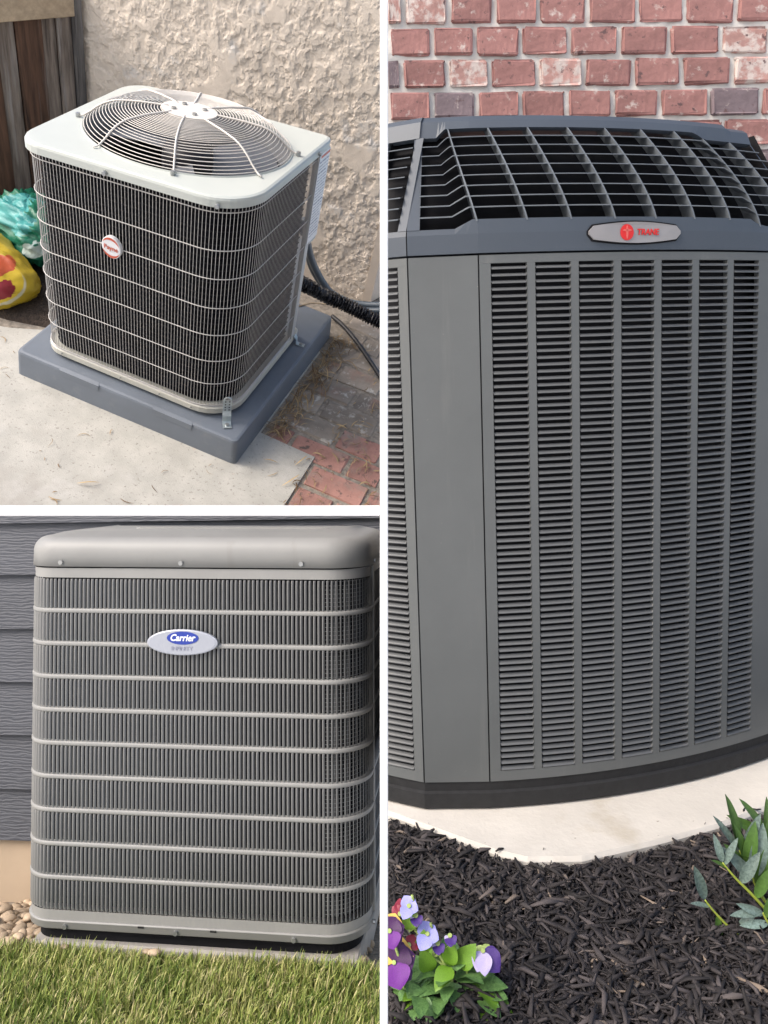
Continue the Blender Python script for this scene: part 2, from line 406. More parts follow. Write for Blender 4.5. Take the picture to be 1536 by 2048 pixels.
# --- ground
slab = B().add([(-1.9, -1.2, G1), (1.094, -1.2, G1), (1.094, .155, G1), (.84, .165, G1), (.84, .80, G1), (-.1, .8, G1), (-.215, .25, G1), (-.37, .165, G1), (-1.9, -.3, G1)], [tuple(range(9))])
ex = (Vector((.239, -.672, G1)) + Vector((.497, -.868, 0)) * .06, Vector((.497, -.868, 0)))
lf = (Vector((-.42, .1, G1)) + Vector((-.86, -.5, 0)) * .35, Vector((-.86, -.5, 0)))
sl = clip(slab.vf, S1, [ex, lf], side=1)
def thick(VF, t, axis=2):
    V, F = VF; n = len(V)
    V2 = list(V) + [tuple(c - (t if i == axis else 0) for i, c in enumerate(v)) for v in V]
    from collections import Counter
    ed = Counter()
    for f in F:
        for a, b in zip(f, f[1:] + f[:1]): ed[(a, b)] += 1
    F2 = list(F) + [tuple(i + n for i in f)[::-1] for f in F]
    for (a, b) in ed:
        if (b, a) not in ed: F2.append((b, a, a + n, b + n))
    return V2, F2
struct('concrete_slab', thick(sl, .035), M['concrete'])
bed = B().add([(-2.2, -1.2, G1 - .009), (2.4, -1.2, G1 - .009), (2.4, 2.2, G1 - .009), (-2.2, 2.2, G1 - .009)], [(0, 1, 2, 3)])
struct('bedding', thick(clip(bed.vf, S1, [ex, lf, (Vector((0, 1.62, 0)), Vector((0, 1, 0)))], side=1), .08), M['joint'])
# dark soil by the fence, a little mound of crumbs
nx, ny = 90, 90
gx, gy = np.meshgrid(np.linspace(-.95, .9, nx), np.linspace(.12, 1.36, ny))
gz = G1 - .004 + .022 * fbm(gx * 30, gy * 30, 4) + .012 * fbm(gx * 5, gy * 5, 3)
edge = .235 + .25 * np.clip(-.24 - gx, 0, 1) * -1
gz -= .05 * smooth(.06, -.02, gy - edge) * (gx < .1)
gz -= .05 * ((gx > .15))
gv = np.c_[gx.ravel(), gy.ravel(), gz.ravel()]
so = link(bpy.data.objects.new('soil', bigmesh('soil', gv, grid(nx, ny), M['soil'])), None); so['kind'] = 'structure'
# brick paving beside the slab: rows along x
pav = thing('brick_paving', 'weathered brick paving of red and lichen-grey bricks beside the concrete slab', 'paving', (1.2, .3, G1))
bms = {k: mesh('brick', *bevbox(.246, .118, .05, .008, .0022, 2, k), None) for k in range(5)}
pavm = {}
for k in bms:
    for mn in ('brickred', 'brickgrey'):
        me = bms[k].copy(); me.materials.append(M[mn]); pavm[k, mn] = me
ysl = [-.36, -.2325, -.1, .032 + .0, .1]
row = 0
y = -.475
while y < 1.30:
    off = (.0, .13, .03, .16)[row % 4]
    for i in range(-2, 5):
        xc = 1.11 + .123 + off + .262 * i
        if y > .16: lo = .87
        else: lo = 1.105
        if xc - .123 < lo - .02:
            if xc + .123 > lo + .07:       # cut brick against the slab
                x1 = xc + .123; sx = (x1 - lo) / .246; xc2 = (x1 + lo) / 2
            else: continue
        else: sx, xc2 = 1, xc
        pw = S1 @ Vector((xc2 + .123 * sx, y, G1))
        if pw.x > -.012:
            pl = S1 @ Vector((xc2 - .123 * sx, y, G1))
            if pl.x > -.05: continue
            fr = (-.014 - pl.x) / (pw.x - pl.x); xa = xc2 - .123 * sx; xb = xa + .246 * sx * fr; sx = (xb - xa) / .246; xc2 = (xa + xb) / 2
            if sx < .12: continue
        near = y < .27
        mn = 'brickred' if (near and rnd.random() < .95) or (xc2 > 1.2 and y < .75 and rnd.random() < .5) else 'brickgrey'
        sunk = rnd.uniform(-.004, .003)
        o = bpy.data.objects.new('brick', pavm[rnd.randrange(5), mn])
        mt = Matrix.Translation((xc2, y + rnd.uniform(-.003, .003), G1 - .027 + sunk - (.0 if near else .0))) @ Matrix.Rotation(rnd.uniform(-.02, .02), 4, 'Z') @ Matrix.Rotation(rnd.uniform(-.012, .012), 4, 'X') @ Matrix.Diagonal((sx, rnd.uniform(.97, 1.02), 1, 1))
        link(o, pav, mat=mt)
    y += .1325; row += 1
# dry needles and leaf scraps
V = []; F = []; T = []
def blade(x, y, z, a, L, w, lift, tone, curl=0):
    n = len(V); k = 4
    for i in range(k + 1):
        t = i / k; aa = a + curl * (t - .5); px_ = x + math.cos(a) * L * (t - .5) - math.sin(a) * curl * L * .4 * (t - .5) ** 2 * 2; py_ = y + math.sin(a) * L * (t - .5) + math.cos(a) * curl * L * .4 * (t - .5) ** 2 * 2
        ww = w * (1 - abs(2 * t - 1) ** 3 * .8); zz = z + lift * math.sin(t * math.pi)
        V.append((px_ - math.sin(aa) * ww, py_ + math.cos(aa) * ww, zz)); V.append((px_ + math.sin(aa) * ww, py_ - math.cos(aa) * ww, zz + ww * .5))
        T.extend((tone, tone))
    for i in range(k): F.append((n + 2 * i, n + 2 * i + 1, n + 2 * i + 3, n + 2 * i + 2))
for i in range(48):
    x = rnd.uniform(-.35, 1.05); y = rnd.uniform(-.75, .1)
    if y > -.06 and -.2 < x < .9: continue
    blade(x, y, G1 + .002, rnd.uniform(0, 6.3), rnd.uniform(.012, .055), rnd.uniform(.0008, .002), rnd.uniform(.001, .006), rnd.random() * .7, rnd.uniform(-1.5, 1.5))
for i in range(240):
    y = rnd.uniform(.17, .95); x = .845 + abs(rnd.gauss(0, .05)) + .02
    blade(x, y, G1 + .004, rnd.gauss(1.5, .7), rnd.uniform(.03, .13), rnd.uniform(.001, .0026), rnd.uniform(.002, .014), rnd.random(), rnd.uniform(-1, 1))
for i in range(160):
    x = rnd.uniform(1.08, 1.4); y = rnd.uniform(-.15, .9)
    blade(x, y, G1 + .004, rnd.uniform(0, 6.3), rnd.uniform(.01, .06), rnd.uniform(.001, .003), rnd.uniform(.001, .008), rnd.random(), rnd.uniform(-1, 1))
for (x, y, a, L) in [(1.2, .42, .25, .09), (1.30, .62, .35, .26), (1.25, .55, .3, .14), (.95, .03, .2, .06), (.98, .33, .3, .07), (1.06, .1, 1.3, .08), (1.07, -.02, 1.2, .10), (.42, -.42, .6, .08)]:
    blade(x, y, G1 + .006, a, L, .003, .012, .95, .4)
V = [v for v in V]; okf = [f for f in F if all((S1 @ Vector(V[i])).x < -.01 for i in f)]
o = link(bpy.data.objects.new('dry_needles', bigmesh('dry_needles', V, np.array(okf), M['straw'], T)), None); o['kind'] = 'stuff'
tag(o, 'dry needles and leaf scraps scattered over the concrete and brick paving', 'leaf litter')
# --- stucco wall
YW = 1.331
w_ = thing('stucco_wall', 'rough knockdown stucco wall in beige with pale flat patches', 'wall', (0, YW, G1))
nx, ny = 700, 640
gx, gz = np.meshgrid(np.linspace(-.77, 1.02, nx), np.linspace(G1 - .03, 1.75, ny))
n1 = fbm(gx * 14 + 40, gz * 14, 5); n2 = fbm(gx * 60 + 3, gz * 52 + 8, 4); lowf = fbm(gx * 4.2 + 11, gz * 4.2 + 5, 3)
wx0 = gx + .03 * (fbm(gx * 20, gz * 20 + 50, 3) - .5); wz0 = gz + .03 * (fbm(gx * 20 + 90, gz * 20, 3) - .5)
n3 = fbm(wx0 * 30 + 70, wz0 * 24 + 31, 5)
step = .0046 * smooth(.46, .472, n3) + .0040 * smooth(.545, .557, n3) + .0034 * smooth(.37, .382, n3)
h = step * .52 + .0022 * smooth(.47, .53, n2) * smooth(.4, .6, n1) + 0.0022 * fbm(gx * 150, gz * 150, 2)
flat = smooth(.55, .62, lowf + .16 * (n1 - .5) + .06 * (n3 - .5))
h = h * (1 - flat * .9) + flat * .0062
ydisp = YW - h
gv = np.c_[gx.ravel(), ydisp.ravel(), gz.ravel()]
keep = grid(nx, ny)
ww = np.array([(S1 @ Vector((x, YW, z))).x for x, z in zip(gx[::50, ::50].ravel(), gz[::50, ::50].ravel())])
Mx = np.array(S1); wx_ = gv @ Mx[0, :3] + Mx[0, 3]
xlim = at(S1, 737, 600, 1, YW)[0]
ok = (wx_ < -.006) & (gv[:, 0] < xlim)
keep = keep[ok[keep].all(1)]
link(bpy.data.objects.new('stucco_face', bigmesh('stucco_face', gv, keep, M['stucco'], smooth=True)), w_, mat=Matrix.Identity(4))
part('wall_core', clip(B().box((-.77, YW + .012, G1 - .05), (xlim, YW + .2, 1.75)).vf, S1, side=1), M['stuccoend'], w_)
part('corner_bead', clip(B().add([(xlim - .03, YW - .012, G1), (xlim + .015, YW - .012, G1), (xlim + .05, YW + .10, G1), (xlim + .02, YW + .1, G1),
     (xlim - .03, YW - .012, 1.7), (xlim + .015, YW - .012, 1.7), (xlim + .05, YW + .10, 1.7), (xlim + .02, YW + .1, 1.7)],
     [(0, 3, 2, 1), (4, 5, 6, 7), (0, 1, 5, 4), (1, 2, 6, 5), (2, 3, 7, 6), (3, 0, 4, 7)]).vf, S1, side=1), M['stuccoend'], w_)
# --- plank fence at the left
fz = .80
A_ = Vector((-.766, 1.325, 0)); Bv = Vector((-.906, 1.028, 0)); fd = (Bv - A_).normalized(); fn = Vector((fd.y, -fd.x, 0)); fn = fn if fn.y < 0 else -fn
if fn.x < 0: fn = -fn
fe = thing('plank_fence', 'weathered dark brown plank fence with a tan top rail beside the stucco wall', 'fence', tuple(A_ + Vector((0, 0, G1))))
def plank(a, b, z0, z1, t0, t1, mat_, name):
    p = [A_ + fd * a + fn * t0, A_ + fd * b + fn * t0, A_ + fd * b + fn * t1, A_ + fd * a + fn * t1]
    bm = bmesh.new(); vs = [bm.verts.new((q.x, q.y, z)) for z in (z0, z1) for q in p]
    for f in [(0, 1, 2, 3), (7, 6, 5, 4), (0, 4, 5, 1), (1, 5, 6, 2), (2, 6, 7, 3), (3, 7, 4, 0)]: bm.faces.new([vs[i] for i in f])
    bmesh.ops.recalc_face_normals(bm, faces=bm.faces[:]); bmesh.ops.bevel(bm, geom=bm.edges[:], offset=.004, affect='EDGES')
    vf = bmvf(bm); bm.free(); return part(name, vf, mat_, fe)
plank(.003, .040, G1 - .03, fz + .11, 0, .05, M['woodpost'], 'fence_post')
xs = [.043, .115, .185, .31, .40, .52, .66]
for i, (a, b) in enumerate(zip(xs, xs[1:])):
    plank(a, b + (.004 if i % 2 else -.003), G1 + .012, fz - .012, (-.004, -.016, -.002, -.015, -.003, -.016)[i], .018 + (.0, -.014, -.002, -.013, .001, -.014)[i], M['wood2' if i in (0, 1, 3) else 'wood1'], 'plank')
plank(.03, .69, G1 - .02, fz + .02, -.045, -.034, M['wood1'], 'back_board')
plank(.02, .7, fz - .01, fz + .10, -.02, .045, M['woodcap'], 'top_rail')
plank(.05, .7, G1 + .10, G1 + .19, -.05, -.005, M['wood1'], 'back_rail')
# --- plastic pad
pd = thing('equipment_pad', 'blue-grey moulded plastic pad under the round-fan unit', 'pad', (CX, CY, G1))
x0, x1, y0, y1 = -.1574, W1 + .069, -.0478, D1 + .2161
def padring(z, ins, notch=0):
    pts = []
    P = rrect(x0 + ins, x1 - ins, y0 + ins, y1 - ins, .02, .02, .02, .02, 4)
    return [(p[0], p[1], z) for p in P]
nfront = []
b_ = B(); b_.loft([padring(G1, -.006), padring(-.012, 0), padring(-.003, .003), padring(0, .012)], True, True, True)
part('pad_body', b_.vf, M['pad'], pd, smooth=False)
for (a, b) in ((.05, .215), (.47, .63)):
    part('moulded_lip', B().add([(a, y0 + .013, .0015), (b, y0 + .013, .0015), (b + .008, y0 - .0035, -.004), (a - .008, y0 - .0035, -.004), (a - .004, y0 - .0035, -.03), (b + .004, y0 - .0035, -.03)],
         [(0, 3, 2, 1), (3, 4, 5, 2)]).vf, M['pad'], pd)
# --- the unit
u = thing('condenser_unit', 'square condenser unit with a domed wire fan guard and pale cap on a blue-grey pad', 'air conditioner', (CX, CY, 0))
Hc = H1 - .0351
N = 144
ang = [2 * math.pi * k / N for k in range(N)]
def radial(P, z):
    P = [(x - CX, y - CY) for x, y in P]; P = P + [P[0]]; out = []
    for a in ang:
        c, s = math.cos(a), math.sin(a); best = 9
        for (ax, ay), (bx_, by_) in zip(P, P[1:]):
            dx, dy = bx_ - ax, by_ - ay; den = c * dy - s * dx
            if abs(den) < 1e-12: continue
            t = (ax * dy - ay * dx) / den; q = (ax * s - ay * c) / den
            if t > 0 and -1e-6 <= q <= 1 + 1e-6: best = min(best, t)
        out.append((CX + c * best, CY + s * best, z))
    return out
RX, RY = .374, .302
def ell(f, z, dx=0): return [(CX + math.cos(a) * RX * f, CY + math.sin(a) * RY * f, z) for a in ang]
cap = B().loft([radial(outline1(.006), Hc), radial(outline1(0), Hc), radial(outline1(0), H1 - .011), radial(outline1(.003), H1 - .004), radial(outline1(.011), H1 - .0005),
                radial(outline1(.022), H1), ell(1.012, H1 + .001), ell(1.004, H1 + .006), ell(.99, H1 + .004), ell(.985, H1 - .012)], True)
part('top_cap', wv(cap.vf), M['cap'], u, smooth=False)
ring = B().loft([ell(.985, H1 - .010), ell(.965, H1 - .04), ell(.955, H1 - .12), ell(.97, H1 - .16)], True)
part('fan_ring', wv(ring.vf), M['venturi'], u, smooth=True)
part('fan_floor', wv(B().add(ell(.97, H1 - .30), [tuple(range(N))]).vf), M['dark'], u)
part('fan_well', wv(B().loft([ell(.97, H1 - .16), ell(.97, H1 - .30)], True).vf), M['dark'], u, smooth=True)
fanp = B()
for k in range(3):
    a0 = .55 + k * 2 * math.pi / 3; V_ = []; F_ = []
    nr, na = 7, 7
    for i in range(nr):
        r = .09 + .235 * i / (nr - 1)
        for j in range(na):
            t = j / (na - 1) - .5; a = a0 + t * (1.25 - .25 * i / nr) + .18 * (i / nr) ** 2
            V_.append((CX + math.cos(a) * r * 1.02, CY + math.sin(a) * r * .97, H1 - .095 + t * .085 + .01 * math.cos(t * 6)))
    for i in range(nr - 1):
        for j in range(na - 1): F_.append((i * na + j, i * na + j + 1, (i + 1) * na + j + 1, (i + 1) * na + j))
    part('fan_blade', wv((V_, F_)), M['blade'], u, smooth=True)
mot = B().loft([[(CX + math.cos(a) * r, CY + math.sin(a) * r, z) for a in ang[::6]] for r, z in ((.085, H1 - .2), (.09, H1 - .19), (.09, H1 - .05), (.08, H1 - .035), (.02, H1 - .03))], True, True, True)
part('motor', wv(mot.vf), M['motor'], u, smooth=True)
part('motor_label', wv(B().add([(CX + .16, CY - .19, H1 - .085), (CX + .22, CY - .185, H1 - .085), (CX + .21, CY - .15, H1 - .078), (CX + .15, CY - .155, H1 - .078)], [(0, 1, 2, 3)]).vf), M['badgewhite'], u)
# guard: rings over a dome
def dome(f):     # f = radius fraction -> height
    pts = [(.0, .088), (.24, .087), (.5, .083), (.72, .073), (.85, .050), (.94, .020), (1.0, .004)]
    return float(np.interp(f, [p[0] for p in pts], [p[1] for p in pts]))
gd = B()
for k in range(25):
    f = .27 + (1.0 - .27) * k / 24
    gd.tube([(CX + math.cos(a) * RX * f * .985, CY + math.sin(a) * RY * f * .985, H1 + .006 + dome(f)) for a in ang[::2]], .0016, 5, True)
gpart = part('fan_guard', wv(gd.vf), M['guard'], u, smooth=True)
for k in range(8):
    a = .20 + k * math.pi / 4
    P = [(CX + math.cos(a + .10 * f) * RX * f, CY + math.sin(a + .10 * f) * RY * f, H1 + .009 + dome(f)) for f in np.linspace(.2, 1.0, 14)]
    aa = a + .1
    P.append((CX + math.cos(aa) * RX * 1.03, CY + math.sin(aa) * RY * 1.03, H1 + .008)); P.append((CX + math.cos(aa) * RX * 1.075, CY + math.sin(aa) * RY * 1.075, H1 + .006))
    part('guard_spoke', wv(B().tube(P, .0036, 6).vf), M['guard'], u, smooth=True)
    if k % 2 == 0:
        c = (CX + math.cos(aa) * RX * 1.06, CY + math.sin(aa) * RY * 1.06, H1 + .002)
        part('guard_screw', wv(B().disc(c, (1, 0, 0), (0, 1, 0), .008, n=10, h=.012, nrm=(0, 0, 1)).vf), M['screw'], u)
hub = B().disc((CX, CY, H1 + .090), (1, 0, 0), (0, 1, 0), .072, .100, n=40, h=.006, nrm=(0, 0, 1))
hp = part('guard_hub', wv(hub.vf), M['guard'], u)
for k in range(4):
    a = .7 + k * math.pi / 2
    part('hub_bolt', wv(B().disc((CX + math.cos(a) * .058, CY + math.sin(a) * .042, H1 + .096), (1, 0, 0), (0, 1, 0), .009, n=8, h=.006, nrm=(0, 0, 1)).vf), M['screw'], hp)
# wire guard round three sides
YP = .6077
def sidepath(ins):
    P = outline1(ins); k0 = 8
    Q = P[k0:]
    out = []
    for p in Q:
        if p[0] > CX and p[1] > YP: break
        out.append(p)
    out.append((W1 - ins, YP)); return [(Q[0][0], D1 - .05)] + out
path = resample(sidepath(.015), .0128)
wg = B()
for p in path: wg.tube([(p[0], p[1], .03), (p[0], p[1], Hc - .003)], .00125, 4)
hz = [.868, .731, .622, .504, .388, .270, .161, .052, .045]
pth2 = resample(sidepath(.0115), .02)
part('wire_guard', wv(wg.vf), M['wire'], u)
for z in hz:
    part('cross_wire', wv(B().tube([(p[0], p[1], z) for p in pth2], .0019, 5).vf), M['wire'], u, smooth=True)
cp = resample(sidepath(.04), .02)
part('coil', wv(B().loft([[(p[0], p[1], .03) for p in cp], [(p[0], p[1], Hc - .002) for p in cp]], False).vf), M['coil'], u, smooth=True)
ct = B()
cpp = resample(sidepath(.036), .03)
for k in range(34): ct.tube([(p[0], p[1], .05 + k * .0245) for p in cpp], .0028, 4)
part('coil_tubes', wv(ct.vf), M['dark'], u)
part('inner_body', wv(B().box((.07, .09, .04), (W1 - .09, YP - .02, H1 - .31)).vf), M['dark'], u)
# base pan
def ring2(ins, z): return [(x, y, z) for x, y in rrect(XL + .012 + ins, W1 - .004 - ins, .008 + ins, D1 - .02 - ins, .09, .155, .03, .09)]
part('base_pan', wv(B().loft([ring2(.03, .017), ring2(0, .0175), ring2(0, .041), ring2(.004, .0435), ring2(.05, .044)], True, True, True).vf), M['pan'], u)
for (x, y) in ((.12, .1), (.6, .12), (.1, .6), (.62, .6)):
    part('foot', B().box((x - .05, y - .04, 0), (x + .05, y + .04, .018)).vf, M['dark'], u)
# service corner with labels
X = W1 - .006
part('corner_post', wv(B().box((X - .02, YP, .04), (X, YP + .034, Hc - .001)).vf), M['side'], u)
part('service_panel', wv(B().box((X - .015, YP + .035, .50), (X + .001, D1 - .012, Hc - .001)).vf), M['side'], u)
part('service_panel', wv(B().box((X - .06, YP + .035, .04), (X - .045, D1 - .03, .499)).vf), M['side'], u)
lb = part('label_sheet', wv(B().box((X + .0015, YP + .005, .515), (X + .003, D1 - .008, Hc - .004)).vf), M['badgewhite'], u)
part('warning_strip', wv(B().box((X + .003, YP + .02, Hc - .022), (X + .0036, D1 - .01, Hc - .012)).vf), M['badgered'], lb)
pr = B()
z = Hc - .035
while z > .53:
    k = rnd.choice([1, 1, 1, 2])
    y_ = YP + .012
    while y_ < D1 - .03:
        L = rnd.uniform(.012, .04); pr.box((X + .003, y_, z - .0026 * k), (X + .0034, min(y_ + L, D1 - .016), z)); y_ += L + .005
    z -= .0105 + .003 * k
part('fine_print', wv(pr.vf), M['inkgrey'], lb)
# screws and straps
sc = [(.262, -.001, H1 - .025), (.66, .008, H1 - .025), (.0, .03, H1 - .03)]
for (x, y, z) in sc:
    part('cap_screw', wv(B().disc((x, y, z), (1, 0, 0), (0, 0, 1), .0085, n=8, h=.009, nrm=(0, -1, 0)).vf), M['screw'], u)
part('cap_screw', wv(B().disc((W1, .585, H1 - .022), (0, 1, 0), (0, 0, 1), .0085, n=8, h=.009, nrm=(1, 0, 0)).vf), M['screw'], u)
for x in (.02, .285, .46, .60): part('pan_screw', wv(B().disc((x, .006, .031), (1, 0, 0), (0, 0, 1), .0035, n=6, h=.004, nrm=(0, -1, 0)).vf), M['screw'], u)
# strap: bent perforated steel
def strap(name, c, d, top, out, w=.017):
    d = Vector(d).normalized(); t = Vector((-d.y, d.x, 0)); c = Vector(c)
    prof = [(0, top), (0, .045), (.012, .03), (.014, .006), (.03, .0025), (out, .0025)]
    b = B(); R0 = [c + d * a + t * w + Vector((0, 0, z)) for a, z in prof]; R1 = [c + d * a - t * w + Vector((0, 0, z)) for a, z in prof]
    R2 = [p + d * .002 + Vector((0, 0, .002)) for p in R1]; R3 = [p + d * .002 + Vector((0, 0, .002)) for p in R0]
    b.loft([R0, R1, R2, R3, R0], False)
    b.tube([c + d * .001 + t * w * math.cos(q) * .85 + Vector((0, 0, top + w * .9 * math.sin(q))) for q in np.linspace(0, math.pi, 9)], .0035, 5)
    o = part(name, b.vf, M['zinc'], u)
    hb = B()
    for k, z in enumerate((.10, .085, .07, .057)):
        if z < top:
            for s in (-.45, .45): hb.disc(c + d * .0035 + t * w * s + Vector((0, 0, z)), t, (0, 0, 1), .0032, n=7)
    if hb.V: part('strap_hole', hb.vf, M['dark'], o)
    part('strap_bolt', B().disc(c + d * (out * .7) + Vector((0, 0, .004)), (1, 0, 0), (0, 1, 0), .008, n=8, h=.006, nrm=(0, 0, 1)).vf, M['screw'], o)
    return o
q = Vector((.735, .045, 0))
strap('tie_down_strap', q, (.55, -.83, 0), .105, .05)
strap('tie_down_strap', (-.035, .10, 0), (-.75, -.66, 0), .03, .055, .012)
strap('tie_down_strap', (W1 - .004, .64, 0), (1, .15, 0), .035, .05, .012)
# badge
fx, fz_ = .272, .628
bd = part('badge', B().disc((fx, .012, fz_), (1, 0, 0), (0, 0, 1), .0425, .0375, n=36, h=.012, nrm=(0, -1, 0)).vf, M['badgewhite'], u)
def cres(a0, a1, m_, nm):
    o_, i_ = [], []
    for k in range(17):
        a = a0 + (a1 - a0) * k / 16; th = .0085 * math.sin(math.pi * k / 16) + .0008
        o_.append((fx + math.cos(a) * .0345, -.0032, fz_ + math.sin(a) * .0395)); i_.append((fx + math.cos(a) * (.0345 - th), -.0032, fz_ + math.sin(a) * (.0395 - th)))
    part(nm, (o_ + i_, [(k, k + 1, 18 + k, 17 + k) for k in range(16)]), m_, bd)
cres(.35, 2.75, M['badgered'], 'badge_crescent'); cres(.35 + math.pi, 2.75 + math.pi, M['badgered'], 'badge_crescent')
text('badge_lettering', 'Payne', .024, M['badgered'], bd, frame((fx, -.0034, fz_ - .001), (1, 0, 0), (0, 0, 1)), xs=.98, bold=.0002)
# --- hoses and cables at the back right
def pts(L): return [at(S1, x, y, 1, d) for x, y, d in L]
def spline(P, n=10):
    P = [Vector(p) for p in P]; Q = [P[0]] + P + [P[-1]]; out = []
    for i in range(1, len(Q) - 2):
        for k in range(n):
            t = k / n; a, b, c, d = Q[i - 1], Q[i], Q[i + 1], Q[i + 2]
            out.append(.5 * ((2 * b) + (c - a) * t + (2 * a - 5 * b + 4 * c - d) * t * t + (3 * b - a - 3 * c + d) * t ** 3))
    out.append(P[-1]); return out
for dx, dy, yy, lab in ((0, 0, 1.05, 'upper blue-grey flexible conduit looping from the unit along the stucco wall'), (9, 12, 1.0, 'lower blue-grey flexible conduit looping under its twin by the stucco wall')):
    P = spline(pts([(600 + dx, 440, .80), (613 + dx * .6, 490 + dy, .93), (624 + dx, 535 + dy * .6, yy), (650 + dx, 575 + dy * .7, yy + .03), (690, 601 + dy, yy + .04), (725, 609 + dy, yy + .05), (764, 611 + dy * .9, yy + .06)]))
    P = [p for p in P if (S1 @ p).x < -.012]
    tag(part('conduit', B().tube(P, .0165, 10).vf, M['hose'], None, True), lab, 'conduit')
P = spline(pts([(596, 562, .80), (625, 578, .86), (665, 598, .92), (700, 614, .95), (735, 632, .98), (766, 648, 1.0)]), 24)
P = [p for p in P if (S1 @ p).x < -.014]
rr_ = [.030 + .006 * math.sin(i * 1.7) + rnd.uniform(-.0025, .0025) for i in range(len(P))]
bt = B().tube(P, rr_, 12)
bt.V = [tuple(Vector(v) + Vector((rnd.uniform(-1, 1), rnd.uniform(-1, 1), rnd.uniform(-1, 1))) * .0018) for v in bt.V]
tag(part('wrapped_line', bt.vf, M['tape'], None, False), 'thick refrigerant line in shiny crinkled black wrap behind the pad', 'pipe')
P = spline([at(S1, x, y, 2, G1 + .012) for x, y in ((664, 632), (690, 655), (718, 690), (740, 722), (757, 748), (766, 765))])
P = [p for p in P if (S1 @ p).x < -.009]
tag(part('cable', B().tube(P, .011, 8).vf, M['cable'], None, True), 'thin dark cable curving over the brick paving beside the pad', 'cable')
P = spline([at(S1, x, y, 2, .004) for x, y in ((598, 612), (625, 606), (655, 609))])
tag(part('twig', B().tube(P, [.003 + .001 * (i % 3) for i in range(len(P))], 5).vf, M['woodcap'], None), 'thin tan twig lying across the back of the blue-grey pad', 'twig')
# --- bags
def bag(name, label, c, size, rot, mats, seed, wrinkle, matfn, top=0):
    n, k = 64, 40; V_ = []
    for i in range(k):
        t = -math.pi / 2 + math.pi * i / (k - 1)
        for j in range(n):
            a = 2 * math.pi * j / n; e = .62
            sg = lambda x, p: math.copysign(abs(x) ** p, x)
            V_.append((sg(math.cos(a), e) * sg(math.cos(t), .7), sg(math.sin(a), e) * sg(math.cos(t), .7), sg(math.sin(t), .85)))
    V_ = np.array(V_); sx, sy, sz = size
    pin = 1 - .30 * np.abs(V_[:, 0]) ** 3
    P = np.c_[V_[:, 0] * sx, V_[:, 1] * sy * (1 - .1 * V_[:, 2]), V_[:, 2] * sz * pin]
    w = fbm(V_[:, 0] * 4 + seed, V_[:, 1] * 4 + V_[:, 2] * 6 + seed, 4) - .5
    w2 = np.abs(fbm(V_[:, 0] * 7 + V_[:, 2] * 3 + seed * 2, V_[:, 1] * 6 + V_[:, 2] * 7, 4) - .5)
    P += V_ * ((w * .9 - np.minimum(w2, .10) * 1.5) * wrinkle)[:, None]
    P[:, 2] = np.maximum(P[:, 2], -sz * .93)
    F_ = [(i * n + j, i * n + (j + 1) % n, (i + 1) * n + (j + 1) % n, (i + 1) * n + j) for i in range(k - 1) for j in range(n)]
    R_ = Matrix.Rotation(rot[2], 3, 'Z') @ Matrix.Rotation(rot[1], 3, 'Y') @ Matrix.Rotation(rot[0], 3, 'X')
    o = part(name, ([tuple(R_ @ Vector(p)) for p in P], F_), mats, None, True, loc=c)
    return tag(o, label, 'bag'), P, R_
def printmat(name, base, items, rough=.45):
    """flat print on a sack: ellipses / bands in the sack's own coordinates, with ragged edges"""
    m = pm(name, base, rough, var=.15, scale=9, bump=.25, bscale=30, bdist=.01)
    n = m.node_tree.nodes; l = m.node_tree.links; p = n['Principled BSDF']; out = p.inputs['Base Color'].links[0].from_socket
    tc = n.new('ShaderNodeTexCoord')
    for (c, r, col, rag) in items:
        mp = n.new('ShaderNodeMapping'); mp.inputs['Location'].default_value = tuple(-a / b for a, b in zip(c, r)); mp.inputs['Scale'].default_value = tuple(1 / b for b in r)
        l.new(tc.outputs['Object'], mp.inputs[0])
        ln = n.new('ShaderNodeVectorMath'); ln.operation = 'LENGTH'; l.new(mp.outputs[0], ln.inputs[0])
        nz = n.new('ShaderNodeTexNoise'); nz.inputs['Scale'].default_value = 30; l.new(tc.outputs['Object'], nz.inputs['Vector'])
        ma = n.new('ShaderNodeMath'); ma.operation = 'MULTIPLY_ADD'; ma.inputs[1].default_value = rag; l.new(nz.outputs['Fac'], ma.inputs[0]); l.new(ln.outputs['Value'], ma.inputs[2])
        mr = n.new('ShaderNodeMapRange'); mr.inputs[1].default_value = 1 + rag / 2; mr.inputs[2].default_value = 1.04 + rag / 2; mr.inputs[3].default_value = 1; mr.inputs[4].default_value = 0
        l.new(ma.outputs[0], mr.inputs[0])
        mx = n.new('ShaderNodeMix'); mx.data_type = 'RGBA'; l.new(mr.outputs[0], mx.inputs[0]); l.new(out, mx.inputs[6]); mx.inputs[7].default_value = (*col, 1); out = mx.outputs[2]
    l.new(out, p.inputs['Base Color']); return m
ym = printmat('yellow_sack', (.40, .29, .02), [((.10, -.14, .03), (.155, .15, .078), (.55, .52, .36), 0), ((.10, -.14, .038), (.145, .15, .070), (.62, .44, .03), .1), ((.11, -.14, .02), (.105, .14, .040), (.22, .012, .018), .5), ((.10, -.1, .085), (.10, .12, .022), (.40, .07, .02), .3), ((.02, -.1, .10), (.05, .10, .022), (.60, .5, .2), .4)])
gm = printmat('green_sack', (.008, .14, .08), [((-.02, -.1, .10), (.13, .2, .055), (.06, .30, .29), .4), ((.13, -.1, .02), (.06, .16, .035), (.50, .60, .55), .4), ((-.1, -.16, -.05), (.12, .1, .02), (.03, .26, .2), .6)])
gb, _, _ = bag('soil_bag', 'crumpled teal green soil bag leaning behind the yellow one', (-.63, .70, G1 + .135), (.255, .17, .155), (0, -.15, -.35), gm, 5, .11, None)
